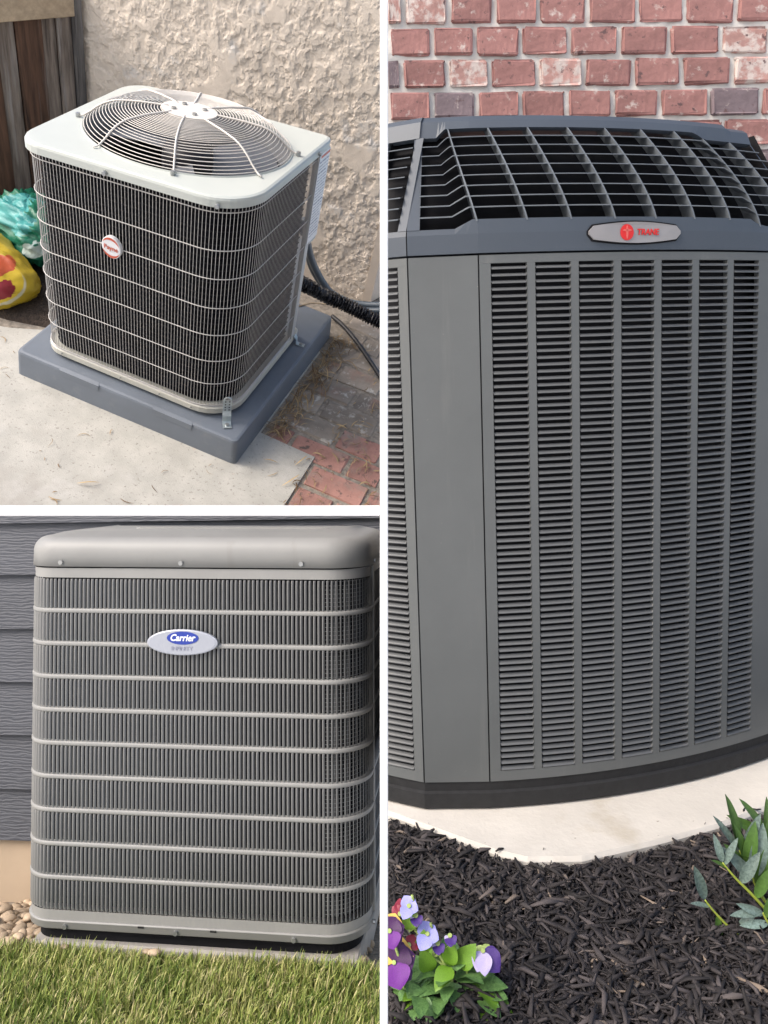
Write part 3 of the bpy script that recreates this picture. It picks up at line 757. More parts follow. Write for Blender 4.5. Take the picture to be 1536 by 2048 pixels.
yb, _, _ = bag('soil_bag', 'full yellow soil bag with a red flower print lying by the pad', (-.615, .375, G1 + .098), (.255, .15, .112), (0, .10, -.38), ym, 1, .035, None)

clip_side(_b, 1)
_b = names()
# =================================================================== SECOND YARD: louvred grey unit on a lawn
CUR = S2
W2, D2 = .9, .44
RL, RR, X20 = .085, .11, -.016
PADZ = .024
ZT_ROW, ZB_ROW = .9618, .1090
def plan2(ins=0, front_only=False, n=12):
    P = [(X20 + ins, D2 - .03)] + arc(X20 + RL, RL, RL - ins, 180, 270, n) + [(x, ins) for x in np.linspace(X20 + RL, W2 - RR, 12)[1:-1]] + arc(W2 - RR, RR, RR - ins, 270, 360, n) + [(W2 - ins, D2 - .03)]
    return P
def ring(ins, z, dz=0): return [(x, y, z) for x, y in plan2(ins)] + [(W2 - ins - .03, D2 - ins, z), (X20 + ins + .03, D2 - ins, z)]
# ground falling gently back to the wall
YW2 = .55
ZW2 = at(S2, 16, 1800, 1, YW2)[2]
def gz2(x, y):
    t = np.clip((y + .02) / (YW2 + .02), 0, 1)
    return PADZ - .010 - (PADZ - .010 - ZW2) * t
nx, ny = 70, 60
gx, gy = np.meshgrid(np.linspace(-1.0, 1.15, nx), np.linspace(-.50, YW2 + .1, ny))
gzz = gz2(gx, gy) - .012 + .006 * fbm(gx * 12, gy * 12, 3)
gv = np.c_[gx.ravel(), gy.ravel(), gzz.ravel()]
Mx2 = np.array(S2)
def wx2(P): return P @ Mx2[0, :3] + Mx2[0, 3]
k_ = grid(nx, ny); okv = wx2(gv) < -.002
V_ = [tuple(v) for v in gv]; F_ = [tuple(f) for f in k_]
lw = struct('lawn', clip((V_, F_), S2, side=1), M['lawn'])
# concrete pad
pd2 = tag(part('equipment_pad', clip(bevboxloc(.015, .878, .006, .46, -.09, PADZ, .006), S2, side=1), M['pad2'], None), 'thin concrete equipment pad under the grey louvred unit at the lawn edge', 'pad')
# siding wall
sw = thing('siding_wall', 'slate grey clapboard siding wall over a tan foundation behind the louvred unit', 'wall', (.3, YW2, 0))
zl = [at(S2, 30, y, 1, YW2)[2] for y in (1672, 1570, 1463, 1358, 1253, 1146, 1044)]
ZTOP = at(S2, 400, 1025, 1, YW2)[2]
pitch = (zl[-1] - zl[0]) / 6
for i in range(9):
    z0 = zl[0] + i * pitch if i > 6 else zl[i]
    z1 = (zl[i + 1] if i < 6 else z0 + pitch) + .022
    if z0 + .03 > ZTOP + .02: break
    if z0 > 1.5: break
    L, Rr = -1.0, 1.2
    skew = .0145            # boards rise a little to the right, as the wall turns away
    sk = lambda x: skew * (x + .15)
    V_ = []
    for x in (L, Rr):
        V_ += [(x, YW2 - .026, z0 + sk(x)), (x, YW2 - .004, z1 + sk(x)), (x, YW2 + .006, z1 + sk(x)), (x, YW2 - .010, z0 + sk(x) + .001)]
    part('siding_board', clip((V_, [(0, 4, 5, 1), (1, 5, 6, 2), (3, 7, 4, 0), (2, 6, 7, 3), (0, 1, 2, 3), (4, 7, 6, 5)]), S2, [(Vector((0, 0, ZTOP)), Vector((0, 0, 1)))], side=1), M['siding'], sw)
part('foundation', clip(B().box((-1, YW2 - .002, -.35), (1.2, YW2 + .09, zl[0] + .012)).vf, S2, side=1), M['found'], sw)
part('sheathing', clip(B().box((-1, YW2 + .008, zl[0] + .013), (1.2, YW2 + .09, ZTOP)).vf, S2, side=1), M['dark'], sw)
# pebbles
pb = struct('pebble_bed', clip((B().add([(-1, .02, gz2(0, .02) - .006), (1.1, .02, gz2(0, .02) - .006), (1.1, YW2, gz2(0, YW2) - .006), (-1, YW2, gz2(0, YW2) - .006)], [(0, 1, 2, 3)])).vf, S2, side=1), M['joint'])
pms = []
for k in range(7):
    bm = bmesh.new(); bmesh.ops.create_icosphere(bm, subdivisions=2, radius=1)
    r = random.Random(k)
    ph = [r.uniform(0, 6) for _ in range(3)]
    for v in bm.verts:
        q = v.co.normalized(); f = 1 + .10 * math.sin(2.2 * q.x + ph[0]) + .10 * math.sin(2.5 * q.y + ph[1]) + .07 * math.sin(3.1 * q.z + ph[2])
        v.co = Vector((q.x * f, q.y * f * .72, q.z * f * .52))
    vf = bmvf(bm); bm.free(); pms.append(mesh('pebble', vf[0], vf[1], M['peb'], True))
def pebble(x, y, s, lift=0):
    z = gz2(0, y) + s * .30 + lift
    mt = Matrix.Translation((x, y, z)) @ Matrix.Rotation(rnd.uniform(0, 6.3), 4, 'Z') @ Matrix.Rotation(rnd.uniform(-.5, .5), 4, 'X') @ Matrix.Rotation(rnd.uniform(-.4, .4), 4, 'Y') @ Matrix.Diagonal((s, s, s * rnd.uniform(.8, 1.1), 1))
    w = S2 @ Vector((x, y, z))
    if w.x > -.02 - s: return
    link(bpy.data.objects.new('pebble', pms[rnd.randrange(7)]), pb, mat=mt)
done = []
for tries in range(6000):
    left = rnd.random() < .8
    x, y = (rnd.uniform(-.30, .06), rnd.uniform(.0, YW2 - .02)) if left else (rnd.uniform(.86, .95), rnd.uniform(.0, .5))
    if left and x > .012 and y < .46: continue
    s = rnd.uniform(.013, .029)
    if any((x - a) ** 2 + (y - b) ** 2 < ((s + c) * .72) ** 2 for a, b, c in done): continue
    done.append((x, y, s)); pebble(x, y, s)
    if len(done) > 190: break
for i in range(45):
    a, b, c = done[rnd.randrange(len(done))]
    if a < .0: pebble(a + .02, b + .02, rnd.uniform(.014, .024), .018)
# --- the unit
u2 = thing('condenser_unit', 'tall grey condenser unit with rows of vertical louvres and a rounded cap', 'air conditioner', (W2 / 2, D2 / 2, PADZ))
zs, zb, zt = .9909, .0822, .0607
part('plinth', B().loft([ring(.026, PADZ + .0005), ring(.026, zt + .01)], True, True, True).vf, M['dark'], u2)  # added dark block, stands in for the shadow beneath the unit
for x in (.12, .78): part('foot', B().box((x - .04, .05, PADZ + .0004), (x + .04, .11, zt + .008)).vf, M['dark'], u2)
part('base_rail', B().loft([ring(.02, zt + .001), ring(.003, zt), ring(0, zt + .003), ring(0, zb - .004), ring(-.003, zb - .001), ring(.004, zb + .0012), ring(.02, zb + .0013)], True, True, True).vf, M['body'], u2, True)
for x0_ in (.26, .57): part('drip_lip', B().box((x0_, .012, zt - .010), (x0_ + .16, .05, zt - .0005)).vf, M['dark'], u2)
part('lower_band', B().loft([ring(.003, zb + .0015), ring(.002, ZB_ROW)], True).vf, M['body'], u2, True)
part('upper_band', B().loft([ring(.003, ZT_ROW), ring(.002, zs - .004)], True).vf, M['body'], u2, True)
part('seam', B().loft([ring(.008, zs - .004), ring(.008, zs)], True).vf, M['dark'], u2)
topz = 1.070
prof = [(0.004, zs - .0005), (-.003, zs), (-.002, zs + .040)] + [(-.002 + .040 * (1 - math.cos(a)), zs + .040 + .038 * math.sin(a)) for a in np.linspace(.15, math.pi / 2, 8)] + [(.075, topz + .008)]
cp_ = B().loft([ring(i, z) for i, z in prof], True, False, True)
part('top_cap', cp_.vf, M['body'], u2, True)
part('cap_ridge', B().loft([[(x, y, z) for x, y in arc(.45 + dx, D2 / 2, .01, 90, 270, 3) + arc(.52 + dx2, D2 / 2, .01, 270, 450, 3)] for dx, dx2, z in ((-.25, .25, topz + .003), (-.23, .23, topz + .012))], True, False, True).vf, M['body'], u2)
# bars and louvres
pb_ = resample(plan2(0), .0113)
seg = np.diff(pb_, axis=0); ln = np.hypot(seg[:, 0], seg[:, 1]); tang = seg / ln[:, None]
mid = (pb_[1:] + pb_[:-1]) / 2
# last louvre position on the front is the corner trim at the right
icut = max(i for i in range(len(mid)) if mid[i][1] < RR + .012)
z_rows = [ZT_ROW] + [.8762 - .08556 * i for i in range(9)] + [ZB_ROW]
fp = [tuple(p) for p in pb_]
for z in z_rows[1:-1]:
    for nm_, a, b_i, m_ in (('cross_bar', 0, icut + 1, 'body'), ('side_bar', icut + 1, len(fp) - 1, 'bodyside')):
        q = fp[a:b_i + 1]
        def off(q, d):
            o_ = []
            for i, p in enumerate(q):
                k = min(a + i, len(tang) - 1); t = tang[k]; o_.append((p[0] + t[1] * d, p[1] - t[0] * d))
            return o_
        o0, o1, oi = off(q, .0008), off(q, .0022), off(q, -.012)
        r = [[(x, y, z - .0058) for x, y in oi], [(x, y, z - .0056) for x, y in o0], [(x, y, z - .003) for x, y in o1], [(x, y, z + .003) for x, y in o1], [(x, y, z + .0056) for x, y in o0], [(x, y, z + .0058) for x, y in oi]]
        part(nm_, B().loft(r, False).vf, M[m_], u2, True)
def louv(h):
    """vertical blade: left edge proud, right edge turned in, ends pinched"""
    V_ = []; F_ = []; cols = 5; zz = [-.5, -.47, -.42, .42, .47, .5]
    for i, t in enumerate(zz):
        e = 1 - smooth(.41, .5, abs(t)) * .75
        for j in range(cols):
            s = j / (cols - 1)
            x = -.0056 + .0062 * s
            yy = -.0008 + .0046 * s ** 1.5 + .0012 * (1 - (2 * s - 1) ** 2) * -1
            yy = .0008 + (yy - .0008) * e
            V_.append((x, yy, t * h))
    for i in range(len(zz) - 1):
        for j in range(cols - 1): F_.append((i * cols + j, i * cols + j + 1, (i + 1) * cols + j + 1, (i + 1) * cols + j))
    return V_, F_
lm = mesh('louvre', *louv(1), M['louver2'], True)
rows = []
for a, b in zip(z_rows, z_rows[1:]):
    zc = (a + b) / 2; h = (a - b) - (.0108 if 0 < z_rows.index(a) < 9 else .0056)
    rows.append((zc, h))
cand = []
for r, (zc, h) in enumerate(rows):
    for i in range(icut + 1): cand.append((abs(i - icut * .52) + 12 * abs(r - 3.5), r, i))
cand.sort(); chosen = {(r, i) for _, r, i in cand[:298]}
LV, LF = louv(1); LV = np.array(LV); LF = np.array(LF)
restV, restF, sideV, sideF = [], [], [], []
for r, (zc, h) in enumerate(rows):
    for i in range(len(mid)):
        t = tang[i]; fr = Matrix(((t[0], -t[1], 0, mid[i][0]), (t[1], t[0], 0, mid[i][1]), (0, 0, 1, zc), (0, 0, 0, 1)))
        sx = ln[i] / .0113
        if i <= icut and (r, i) in chosen:
            link(bpy.data.objects.new('louvre', lm), u2, mat=fr @ Matrix.Diagonal((sx, 1, h, 1)))
            continue
        A = LV * np.array([sx, 1, h]); P = np.c_[mid[i][0] + A[:, 0] * t[0] - A[:, 1] * t[1], mid[i][1] + A[:, 0] * t[1] + A[:, 1] * t[0], zc + A[:, 2]]
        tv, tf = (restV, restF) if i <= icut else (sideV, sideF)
        tf.append(LF + len(tv) * len(LV)); tv.append(P)
def joinpart(name, Vs, Fs, m_, par, smooth_=True):
    r = ROOT[rootof(par).name]
    o = bpy.data.objects.new(name, bigmesh(name, np.vstack(Vs), np.vstack(Fs), m_, smooth=smooth_))
    link(o, par, mat=Matrix.Identity(4)); o['kind'] = 'stuff'; return o
joinpart('louvres', restV, restF, M['louver2'], u2)
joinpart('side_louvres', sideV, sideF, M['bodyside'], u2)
ci = resample(plan2(.022), .02)
part('coil', B().loft([[(x, y, .115) for x, y in ci], [(x, y, .972) for x, y in ci]], False).vf, M['coil'], u2, True)
cw = B(); cw2 = resample([p for p in plan2(.019) if p[0] > W2 - RR - .05], .0085)
for p in cw2: cw.tube([(p[0], p[1], .12), (p[0], p[1], .968)], .0009, 3)
for z in np.arange(.125, .968, .0105): cw.tube([(p[0], p[1], z) for p in cw2[::2]], .0009, 3)
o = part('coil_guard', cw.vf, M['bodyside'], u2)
p = pb_[icut + 1]
part('corner_trim', B().box((p[0] - .006, p[1] - .004, zb + .002), (p[0] + .0035, p[1] + .012, zs - .004)).vf, M['body'], u2)
# screws
for x in (.095, .42, .735): part('cap_screw', B().disc((x, -.002, zs + .011), (1, 0, 0), (0, 0, 1), .0065, n=8, h=.006, nrm=(0, -1, 0)).vf, M['screw'], u2)
for x in (.115, .41, .715): part('base_screw', B().disc((x, .001, zt + .009), (1, 0, 0), (0, 0, 1), .0065, n=8, h=.006, nrm=(0, -1, 0)).vf, M['screw'], u2)
for x in (.31, .50): part('base_slot', B().box((x, -.0022, zb - .006), (x + .016, .001, zb - .0005)).vf, M['dark'], u2)
part('corner_screw', B().disc((W2 + .001, RR + .03, zs + .006), (0, 1, 0), (0, 0, 1), .006, n=8, h=.006, nrm=(1, 0, 0)).vf, M['screw'], u2)
part('corner_screw', B().disc((W2 + .001, RR - .01, zt + .010), (0, 1, 0), (0, 0, 1), .006, n=8, h=.006, nrm=(1, 0, 0)).vf, M['screw'], u2)
# badge
bx, bz = at(S2, 366, 1284, 1, -.006)[0], at(S2, 366, 1284, 1, -.006)[2]
bdg = part('badge', B().disc((bx, -.004, bz), (1, 0, 0), (0, 0, 1), .0325, .093, n=56, h=.008, nrm=(0, -1, 0)).vf, M['silver'], u2)
part('badge_oval', B().disc((bx + .002, -.0131, bz + .0115), (1, 0, 0), (0, 0, 1), .0165, .042, n=40, h=.0012, nrm=(0, -1, 0)).vf, M['blue'], bdg)
text('badge_lettering', 'Carrier', .0235, M['ink'], bdg, frame((bx + .001, -.0148, bz + .0117), (1, 0, 0), (0, 0, 1)), shear=.25, bold=.0006, xs=.92)
text('badge_lettering', 'INFINITY', .0135, M['inkgrey'], bdg, frame((bx, -.0137, bz - .0155), (1, 0, 0), (0, 0, 1)), xs=1.05)
# --- grass
N = 46000
x = rng.uniform(-.32, 1.12, N); y = rng.uniform(-.42, .035, N)
dens = rng.random(N)
keep = (y < .001 + .005 * np.sin(x * 37) + rng.normal(0, .006, N)) | (x < .02 - rng.random(N) * .03) & (y < .02)
keep &= dens < .55 + .45 * vnoise(x * 9, y * 9)
x, y = x[keep], y[keep]; n = len(x)
ht = rng.uniform(.020, .048, n) * (.75 + .5 * vnoise(x * 6 + 3, y * 6)); 
near = smooth(-.04, .0, y); ht *= 1 - .35 * near
wd = rng.uniform(.0011, .0026, n); az = rng.uniform(0, 2 * np.pi, n); lean = rng.beta(1.6, 1.8, n) * 1.5
tone = np.clip(rng.normal(.42, .2, n) + .35 * (fbm(x * 7 + 9, y * 7, 3) - .45), 0, .82); dead = rng.random(n) < .10; tone[dead] = rng.uniform(.85, 1, dead.sum())
z0 = gz2(x, y) - .014
segs = 4; VV = np.zeros((n, (segs + 1) * 2, 3)); TT = np.zeros((n, (segs + 1) * 2))
cu = rng.uniform(.2, 1.6, n)
px_, py_, pz_ = x.copy(), y.copy(), z0.copy()
for s in range(segs + 1):
    t = s / segs; w = wd * (1 - t ** 2.2 * .93)
    sxv, syv = -np.sin(az + .6) * w, np.cos(az + .6) * w
    VV[:, 2 * s] = np.c_[px_ - sxv, py_ - syv, pz_]; VV[:, 2 * s + 1] = np.c_[px_ + sxv, py_ + syv, pz_]
    TT[:, 2 * s] = TT[:, 2 * s + 1] = np.clip(tone + .12 * t, 0, 1)
    th = lean * (.25 + cu * t); L = ht / segs * 1.2
    px_ = px_ + np.cos(az) * np.sin(th) * L; py_ = py_ + np.sin(az) * np.sin(th) * L; pz_ = pz_ + np.cos(th) * L
good = (wx2(VV.reshape(-1, 3)).reshape(n, -1) < -.004).all(1)
VV, TT = VV[good], TT[good]; n = len(VV)
b0 = (np.arange(n) * (segs + 1) * 2)[:, None]
FF = np.concatenate([b0 + np.array([[2 * s, 2 * s + 1, 2 * s + 3, 2 * s + 2]]) for s in range(segs)], 0)
g = link(bpy.data.objects.new('grass', bigmesh('grass', VV.reshape(-1, 3), FF, M['grass'], TT.ravel(), True)), None); g['kind'] = 'stuff'
tag(g, 'short green lawn grass with pale dry blades in front of the concrete pad', 'grass')
# a few pale stones at the lawn edge
for x_, y_, s in ((.365, -.034, .017), (.345, -.03, .012), (.13, -.032, .011)):
    o = link(bpy.data.objects.new('pebble', pms[2]), pb, mat=Matrix.Translation((x_, y_, gz2(0, y_) + .022)) @ Matrix.Diagonal((s, s, s, 1)))

clip_side(_b, 1)
_b = names()
# =================================================================== THIRD YARD: dark cabinet before the brick wall
CUR = S3
H3 = 1.1043
A3, K3, AL3, WP3 = .0691, .6095, .3754, .14
def facept(s, d=0):
    """point on the curved right face, s metres from the post, d metres inside"""
    th = A3 + K3 * s
    x = WP3 + (math.sin(th) - math.sin(A3)) / K3; y = (math.cos(A3) - math.cos(th)) / K3
    return (x - math.sin(th) * d, y + math.cos(th) * d), th
def leftpt(s, d=0):
    th = AL3 + K3 * s
    x = -(math.sin(th) - math.sin(AL3)) / K3; y = (math.cos(AL3) - math.cos(th)) / K3
    return (x + math.sin(th) * d, y + math.cos(th) * d), th
SEND, SLEFT = .80, .100
# plan path with inward offset; u runs from the left end (0) over the post to the right end
ULEN = SLEFT + WP3 + SEND
def path3(u, d=0):
    if u < SLEFT: return leftpt(SLEFT - u, d)[0]
    if u < SLEFT + WP3:
        t = (u - SLEFT) / WP3
        p0 = leftpt(0, d)[0]; p1 = facept(0, d)[0]
        # mitre the offset at both post corners
        x0 = math.tan(AL3 / 2) * d; x1 = WP3 - math.tan(A3 / 2) * d
        return (x0 + (x1 - x0) * t, d)
    return facept(u - SLEFT - WP3, d)[0]
def pathpts(d, u0=0, u1=ULEN, step=.02):
    us = [u0] + [k * step for k in range(int(u0 / step) + 1, int(u1 / step) + 1) if u0 < k * step < u1] + [u1]
    for c in (SLEFT, SLEFT + WP3):
        if u0 < c < u1: us.append(c)
    us = sorted(set(round(q, 5) for q in us))
    return [path3(q, d) for q in us]
def body_ring(d, z, u1=ULEN):
    P = pathpts(d, 0, u1); e = path3(u1, d); l = path3(0, d)
    return [(x, y, z) for x, y in P] + [(e[0] + .03 - d, e[1] + .05, z), (e[0] + .02 - d, .62 - d, z), (l[0] + .05 + d, .62 - d, z)]
# --- ground
padz = -.062
mz = lambda x, y: -.082 + .010 * (fbm(np.asarray(x) * 7 + 5, np.asarray(y) * 7, 3) - .45)
nx, ny = 80, 90
gx, gy = np.meshgrid(np.linspace(-.15, 2.1, nx), np.linspace(-.72, 1.0, ny))
gv = np.c_[gx.ravel(), gy.ravel(), mz(gx, gy).ravel() - .006]
struct('mulch_bed', clip(([tuple(v) for v in gv], [tuple(f) for f in grid(nx, ny)]), S3, side=-1), M['mulchbed'])
pout = [(-.20, .05), (-.08, -.006), (.144, -.150), (.195, -.170), (.30, -.169), (.45, -.122), (.60, -.066), (.70, -.014), (1.10, .17), (1.10, .6), (-.2, .6)]
pv = B().loft([[(x, y, -.16) for x, y in pout], [(x, y, padz - .008) for x, y in pout], [(.3 + (x - .3) * .985, .1 + (y - .1) * .975, padz) for x, y in pout]], True, True, True)
tag(part('equipment_pad', clip(pv.vf, S3, side=-1), M['tpad'], None), 'bleached pale equipment pad under the dark cabinet, edged by mulch', 'pad')
# --- brick wall
_q = at(S3, 790, 118, 1, .80); _r = at(S3, 1520, 111, 2, _q.z); _d = (Vector((_r.x, _r.y, 0)) - Vector((_q.x, _q.y, 0))).normalized()
Wa = Vector((_q.x, _q.y, 0)) - _d * .06; Wb = Wa + _d * 2.3; wd_ = (Wb - Wa).normalized(); wn = Vector((wd_.y, -wd_.x, 0))
bwall = thing('brick_wall', 'old red brick wall with thick pale mortar and lime smears', 'wall', tuple(Wa))
Mw = frame(Wa, wd_, (0, 0, 1))                # local x along wall, y up, z out of the wall to the viewer
Mw = frame(Wa, wd_, (0, 0, 1)); 
if (Mw.to_3x3() @ Vector((0, 0, 1))).y > 0: flip = -1
else: flip = 1
nx, ny = 260, 220
gx, gy = np.meshgrid(np.linspace(.0, 2.3, nx), np.linspace(-.12, 2.12, ny))
gzv = -.006 + .013 * fbm(gx * 34, gy * 34, 4)
def wallpt(x, y, z): return Wa + wd_ * float(x) + Vector((0, 0, float(y))) + wn * float(z)
if wn.y > 0: wn = -wn
P = np.array([tuple(wallpt(a, b, c)) for a, b, c in zip(gx.ravel(), gy.ravel(), gzv.ravel())])
Mx3 = np.array(S3)
def wx3(Q): return Q @ Mx3[0, :3] + Mx3[0, 3]
kq = grid(nx, ny); kq = kq[(wx3(P) > .004)[kq].all(1)]
link(bpy.data.objects.new('mortar_face', bigmesh('mortar_face', P, kq, M['mortar'], smooth=True)), bwall, mat=Matrix.Identity(4))
part('wall_core', clip(B().add([tuple(wallpt(x, y, z)) for z in (-.2, -.012) for x, y in ((0, -.12), (2.3, -.12), (2.3, 2.12), (0, 2.12))],
     [(0, 3, 2, 1), (4, 5, 6, 7), (0, 1, 5, 4), (1, 2, 6, 5), (2, 3, 7, 6), (3, 0, 4, 7)]).vf, S3, side=-1), M['mortar'], bwall)
bp = {}
for k in range(10):
    vf = bevbox(.128, .0735, .04, .006, .0034, 3, 30 + k)
    for mn in ('b_red', 'b_pale', 'b_dark'): bp[k, mn] = mesh('brick', vf[0], vf[1], M[mn])
PX, PZ = .1445, .0880
# z of the second bed joint from the photograph
zj = None
Si = S3.inverted(); o_ = Si @ Vector((0, 0, CAMH)); v_ = Si.to_3x3() @ Vector(((795 - 768) / 1600, 1, -(118 - 900) / 1600))
tq = (Wa - o_).dot(wn) / v_.dot(wn); hit = o_ + v_ * tq; zj = hit.z; xj = (hit - Wa).dot(wd_)
for r in range(-10, 4):
    zc = zj + PZ * (r + .5)
    x0_ = xj + (-.075 if r % 2 else .0) - .15
    i = -1
    while x0_ < 2.12:
        w = (.1245 + .030 * min(x0_, 1.2)) * rnd.uniform(.94, 1.05)
        x1_ = x0_ + w
        xa, xb = x0_ + .0085, x1_ - .0085
        la, lb_ = (S3 @ wallpt(xa, zc, 0)).x, (S3 @ wallpt(xb, zc, 0)).x
        if lb_ > .03:
            if la < .012: xa = xa + (xb - xa) * (.012 - la) / (lb_ - la)
            c = wallpt((xa + xb) / 2, zc, -.010 + rnd.uniform(-.004, .003))
            q = rnd.random(); mn = 'b_pale' if q < .33 else 'b_red'
            pxm = 768 + 1600 * ((S3 @ c).x / (S3 @ c).y)
            if (r == -1 and pxm < 835) or (r == -2 and (885 < pxm < 975 or 1385 < pxm < 1480)) or (r < -3 and q > .92): mn = 'b_dark'
            link(bpy.data.objects.new('brick', bp[rnd.randrange(10), mn]), bwall, mat=frame(c, wd_, (0, 0, 1)) @ Matrix.Rotation(rnd.uniform(-.012, .012), 4, 'Z') @ Matrix.Diagonal(((xb - xa) / .127, rnd.uniform(.95, 1.03), 1, 1)))
        x0_ = x1_; i += 1
# --- cabinet
u3 = thing('condenser_unit', 'large dark grey condenser cabinet with horizontal louvres and a sloped grille lid', 'air conditioner', (.4, .3, padz))
part('base', B().loft([body_ring(.004, padz + .0005), body_ring(-.003, padz + .006), body_ring(-.003, -.024), body_ring(.004, -.021), body_ring(.004, -.001)], True, True, True).vf, M['tbase'], u3)
UL, UP_ = SLEFT, SLEFT + WP3
part('corner_panel', B().loft([[(x, y, .0005) for x, y in pathpts(0, UL + .0015, UP_ - .0015)] + [(WP3 - .012, .03, .0005), (.012, .03, .0005)],
                               [(x, y, H3 - .0035) for x, y in pathpts(0, UL + .0015, UP_ - .0015)] + [(WP3 - .012, .03, H3 - .0035), (.012, .03, H3 - .0035)]], True, True, True).vf, M['tpost'], u3)
part('inner_body', B().loft([body_ring(.035, .0, ULEN - .02), body_ring(.035, H3 + .03, ULEN - .02)], True, True, True).vf, M['dark'], u3)
def sheet(name, u0, u1, z0, z1, d0=0, d1=.012, mm='tpost', par=None):
    a = pathpts(d0, u0, u1, .03); b = pathpts(d1, u0, u1, .03)
    R_ = [[(x, y, z0) for x, y in b], [(x, y, z0) for x, y in a], [(x, y, z1) for x, y in a], [(x, y, z1) for x, y in b]]
    vb = B().loft(R_, False)
    n = len(a); vb.F += [(0, n, 2 * n, 3 * n), (n - 1, 4 * n - 1, 3 * n - 1, 2 * n - 1)]
    return part(name, vb.vf, M[mm], par or u3, False)
SCL = .9361
cols = []
cs = [UP_ + v * SCL for v in (.0255, .121, .217, .3145, .412, .509, .606, .70)]
for k in range(7): cols.append((cs[k], cs[k] + (cs[k + 1] - cs[k]) * .815))
z0s, z1s = .0235, 1.0845
pitch3 = (z1s - z0s) / 77
sheet('bottom_rail', UP_ + .0015, ULEN, .0006, z0s)
sheet('top_rail', UP_ + .0015, ULEN, z1s, H3 - .0035)
edges = [UP_ + .0015] + [e for c in cols for e in c] + [ULEN]
for k in range(0, len(edges), 2): sheet('stile', edges[k], edges[k + 1], z0s + .0002, z1s - .0002)
lcol = (SLEFT - .060 - .09, SLEFT - .0235)
lcol = (.0, SLEFT - .0215)
sheet('bottom_rail', 0, UL - .0015, .0006, z0s); sheet('top_rail', 0, UL - .0015, z1s, H3 - .0035); sheet('stile', lcol[1], UL - .0015, z0s + .0002, z1s - .0002)
def louv3(Wd):
    prof = [(-.0065, .0012), (-.0050, .0010), (-.0005, -.0020), (.0016, -.0044), (.0012, -.0054), (-.0010, -.0050)]
    V_ = []; F_ = []; xs_ = [-.5, -.47, .47, .5]
    for x in xs_:
        e = 1 if abs(x) < .49 else .35
        for n_, z in prof: V_.append((x * Wd, -n_ * e if n_ > 0 else -n_, z if n_ < -.005 else z * e + (1 - e) * .0025))
    m = len(prof)
    for i in range(3):
        for j in range(m - 1): F_.append((i * m + j, (i + 1) * m + j, (i + 1) * m + j + 1, i * m + j + 1))
    return V_, F_
nl = 0; rV, rF = [], []
for ci_, (a, b) in enumerate(cols + [lcol]):
    w = b - a; um = (a + b) / 2
    p0, p1 = Vector(path3(a)), Vector(path3(b)); md = (p0 + p1) / 2; d = (p1 - p0); wreal = d.length; d.normalize()
    me_v, me_f = louv3(wreal); me = mesh('louvre', me_v, me_f, M['louver3'])
    Va = np.array(me_v); Fa = np.array(me_f)
    for k in range(77):
        z = z0s + pitch3 * (k + .5)
        fr = Matrix(((d.x, -d.y, 0, md.x), (d.y, d.x, 0, md.y), (0, 0, 1, z), (0, 0, 0, 1)))
        if nl < 298 and ci_ < 7:
            link(bpy.data.objects.new('louvre', me), u3, mat=fr); nl += 1
        else:
            Q = np.c_[md.x + Va[:, 0] * d.x - Va[:, 1] * d.y, md.y + Va[:, 0] * d.y + Va[:, 1] * d.x, z + Va[:, 2]]
            rF.append(Fa + len(rV) * len(Va)); rV.append(Q)
joinpart('louvres', rV, rF, M['louver3'], u3, False)
part('seam_strip', B().box((-.0022, .003, .001), (.0018, .012, H3 - .004)).vf, M['dark'], u3)
q = path3(UP_); part('seam_strip', B().box((q[0] - .0018, q[1] + .003, .001), (q[0] + .0018, q[1] + .012, H3 - .004)).vf, M['dark'], u3)
# lid: band, sloping grille, rim
LB0, LB1 = H3 + .0005, H3 + .066
zlt, dlt = H3 + .268, .115
jog = .017
UJ0, UJ1 = UP_ - .045, UP_ - .010
def joff(u):
    if u < SLEFT: return -jog
    t = min(max((u - UJ0) / (UJ1 - UJ0), 0), 1)
    e = min(max((u - (UP_ + .612)) / .033, 0), 1)
    return -jog * (1 - t) - jog * .8 * e
def vd(v): return max(0, v) ** 1.55
def lidp(u, v, inset=0, lean=True):
    """v 0 at the band, 1 at the rim; ribs lean towards the left as they rise"""
    uu = u - (.052 * v * smooth(UL, UP_, u) if lean else 0)
    x, y = path3(uu, vd(v) * dlt + inset)
    # the right end of the lid slopes in
    return (float(x), float(y), LB1 + v * (zlt - LB1))
def lz(u): return joff(u)
def strip(u0, u1, v0, v1, n=24, i0=0., th=.006, jog0=False, jog1=False):
    b = B(); R_ = []
    us = sorted(set([u0 + (u1 - u0) * k / n for k in range(n + 1)] + [c for c in (UJ0, UJ1, SLEFT, UP_) if u0 < c < u1]))
    def P(u, v, ins, j):
        p = lidp(u, v, ins); return (p[0], p[1], p[2] + (joff(u) if j else 0))
    for v, j, ins in ((v0, jog0, th), (v0, jog0, 0), (v1, jog1, 0), (v1, jog1, th)): R_.append([P(u, v, ins + i0, j) for u in us])
    return b.loft(R_, False)
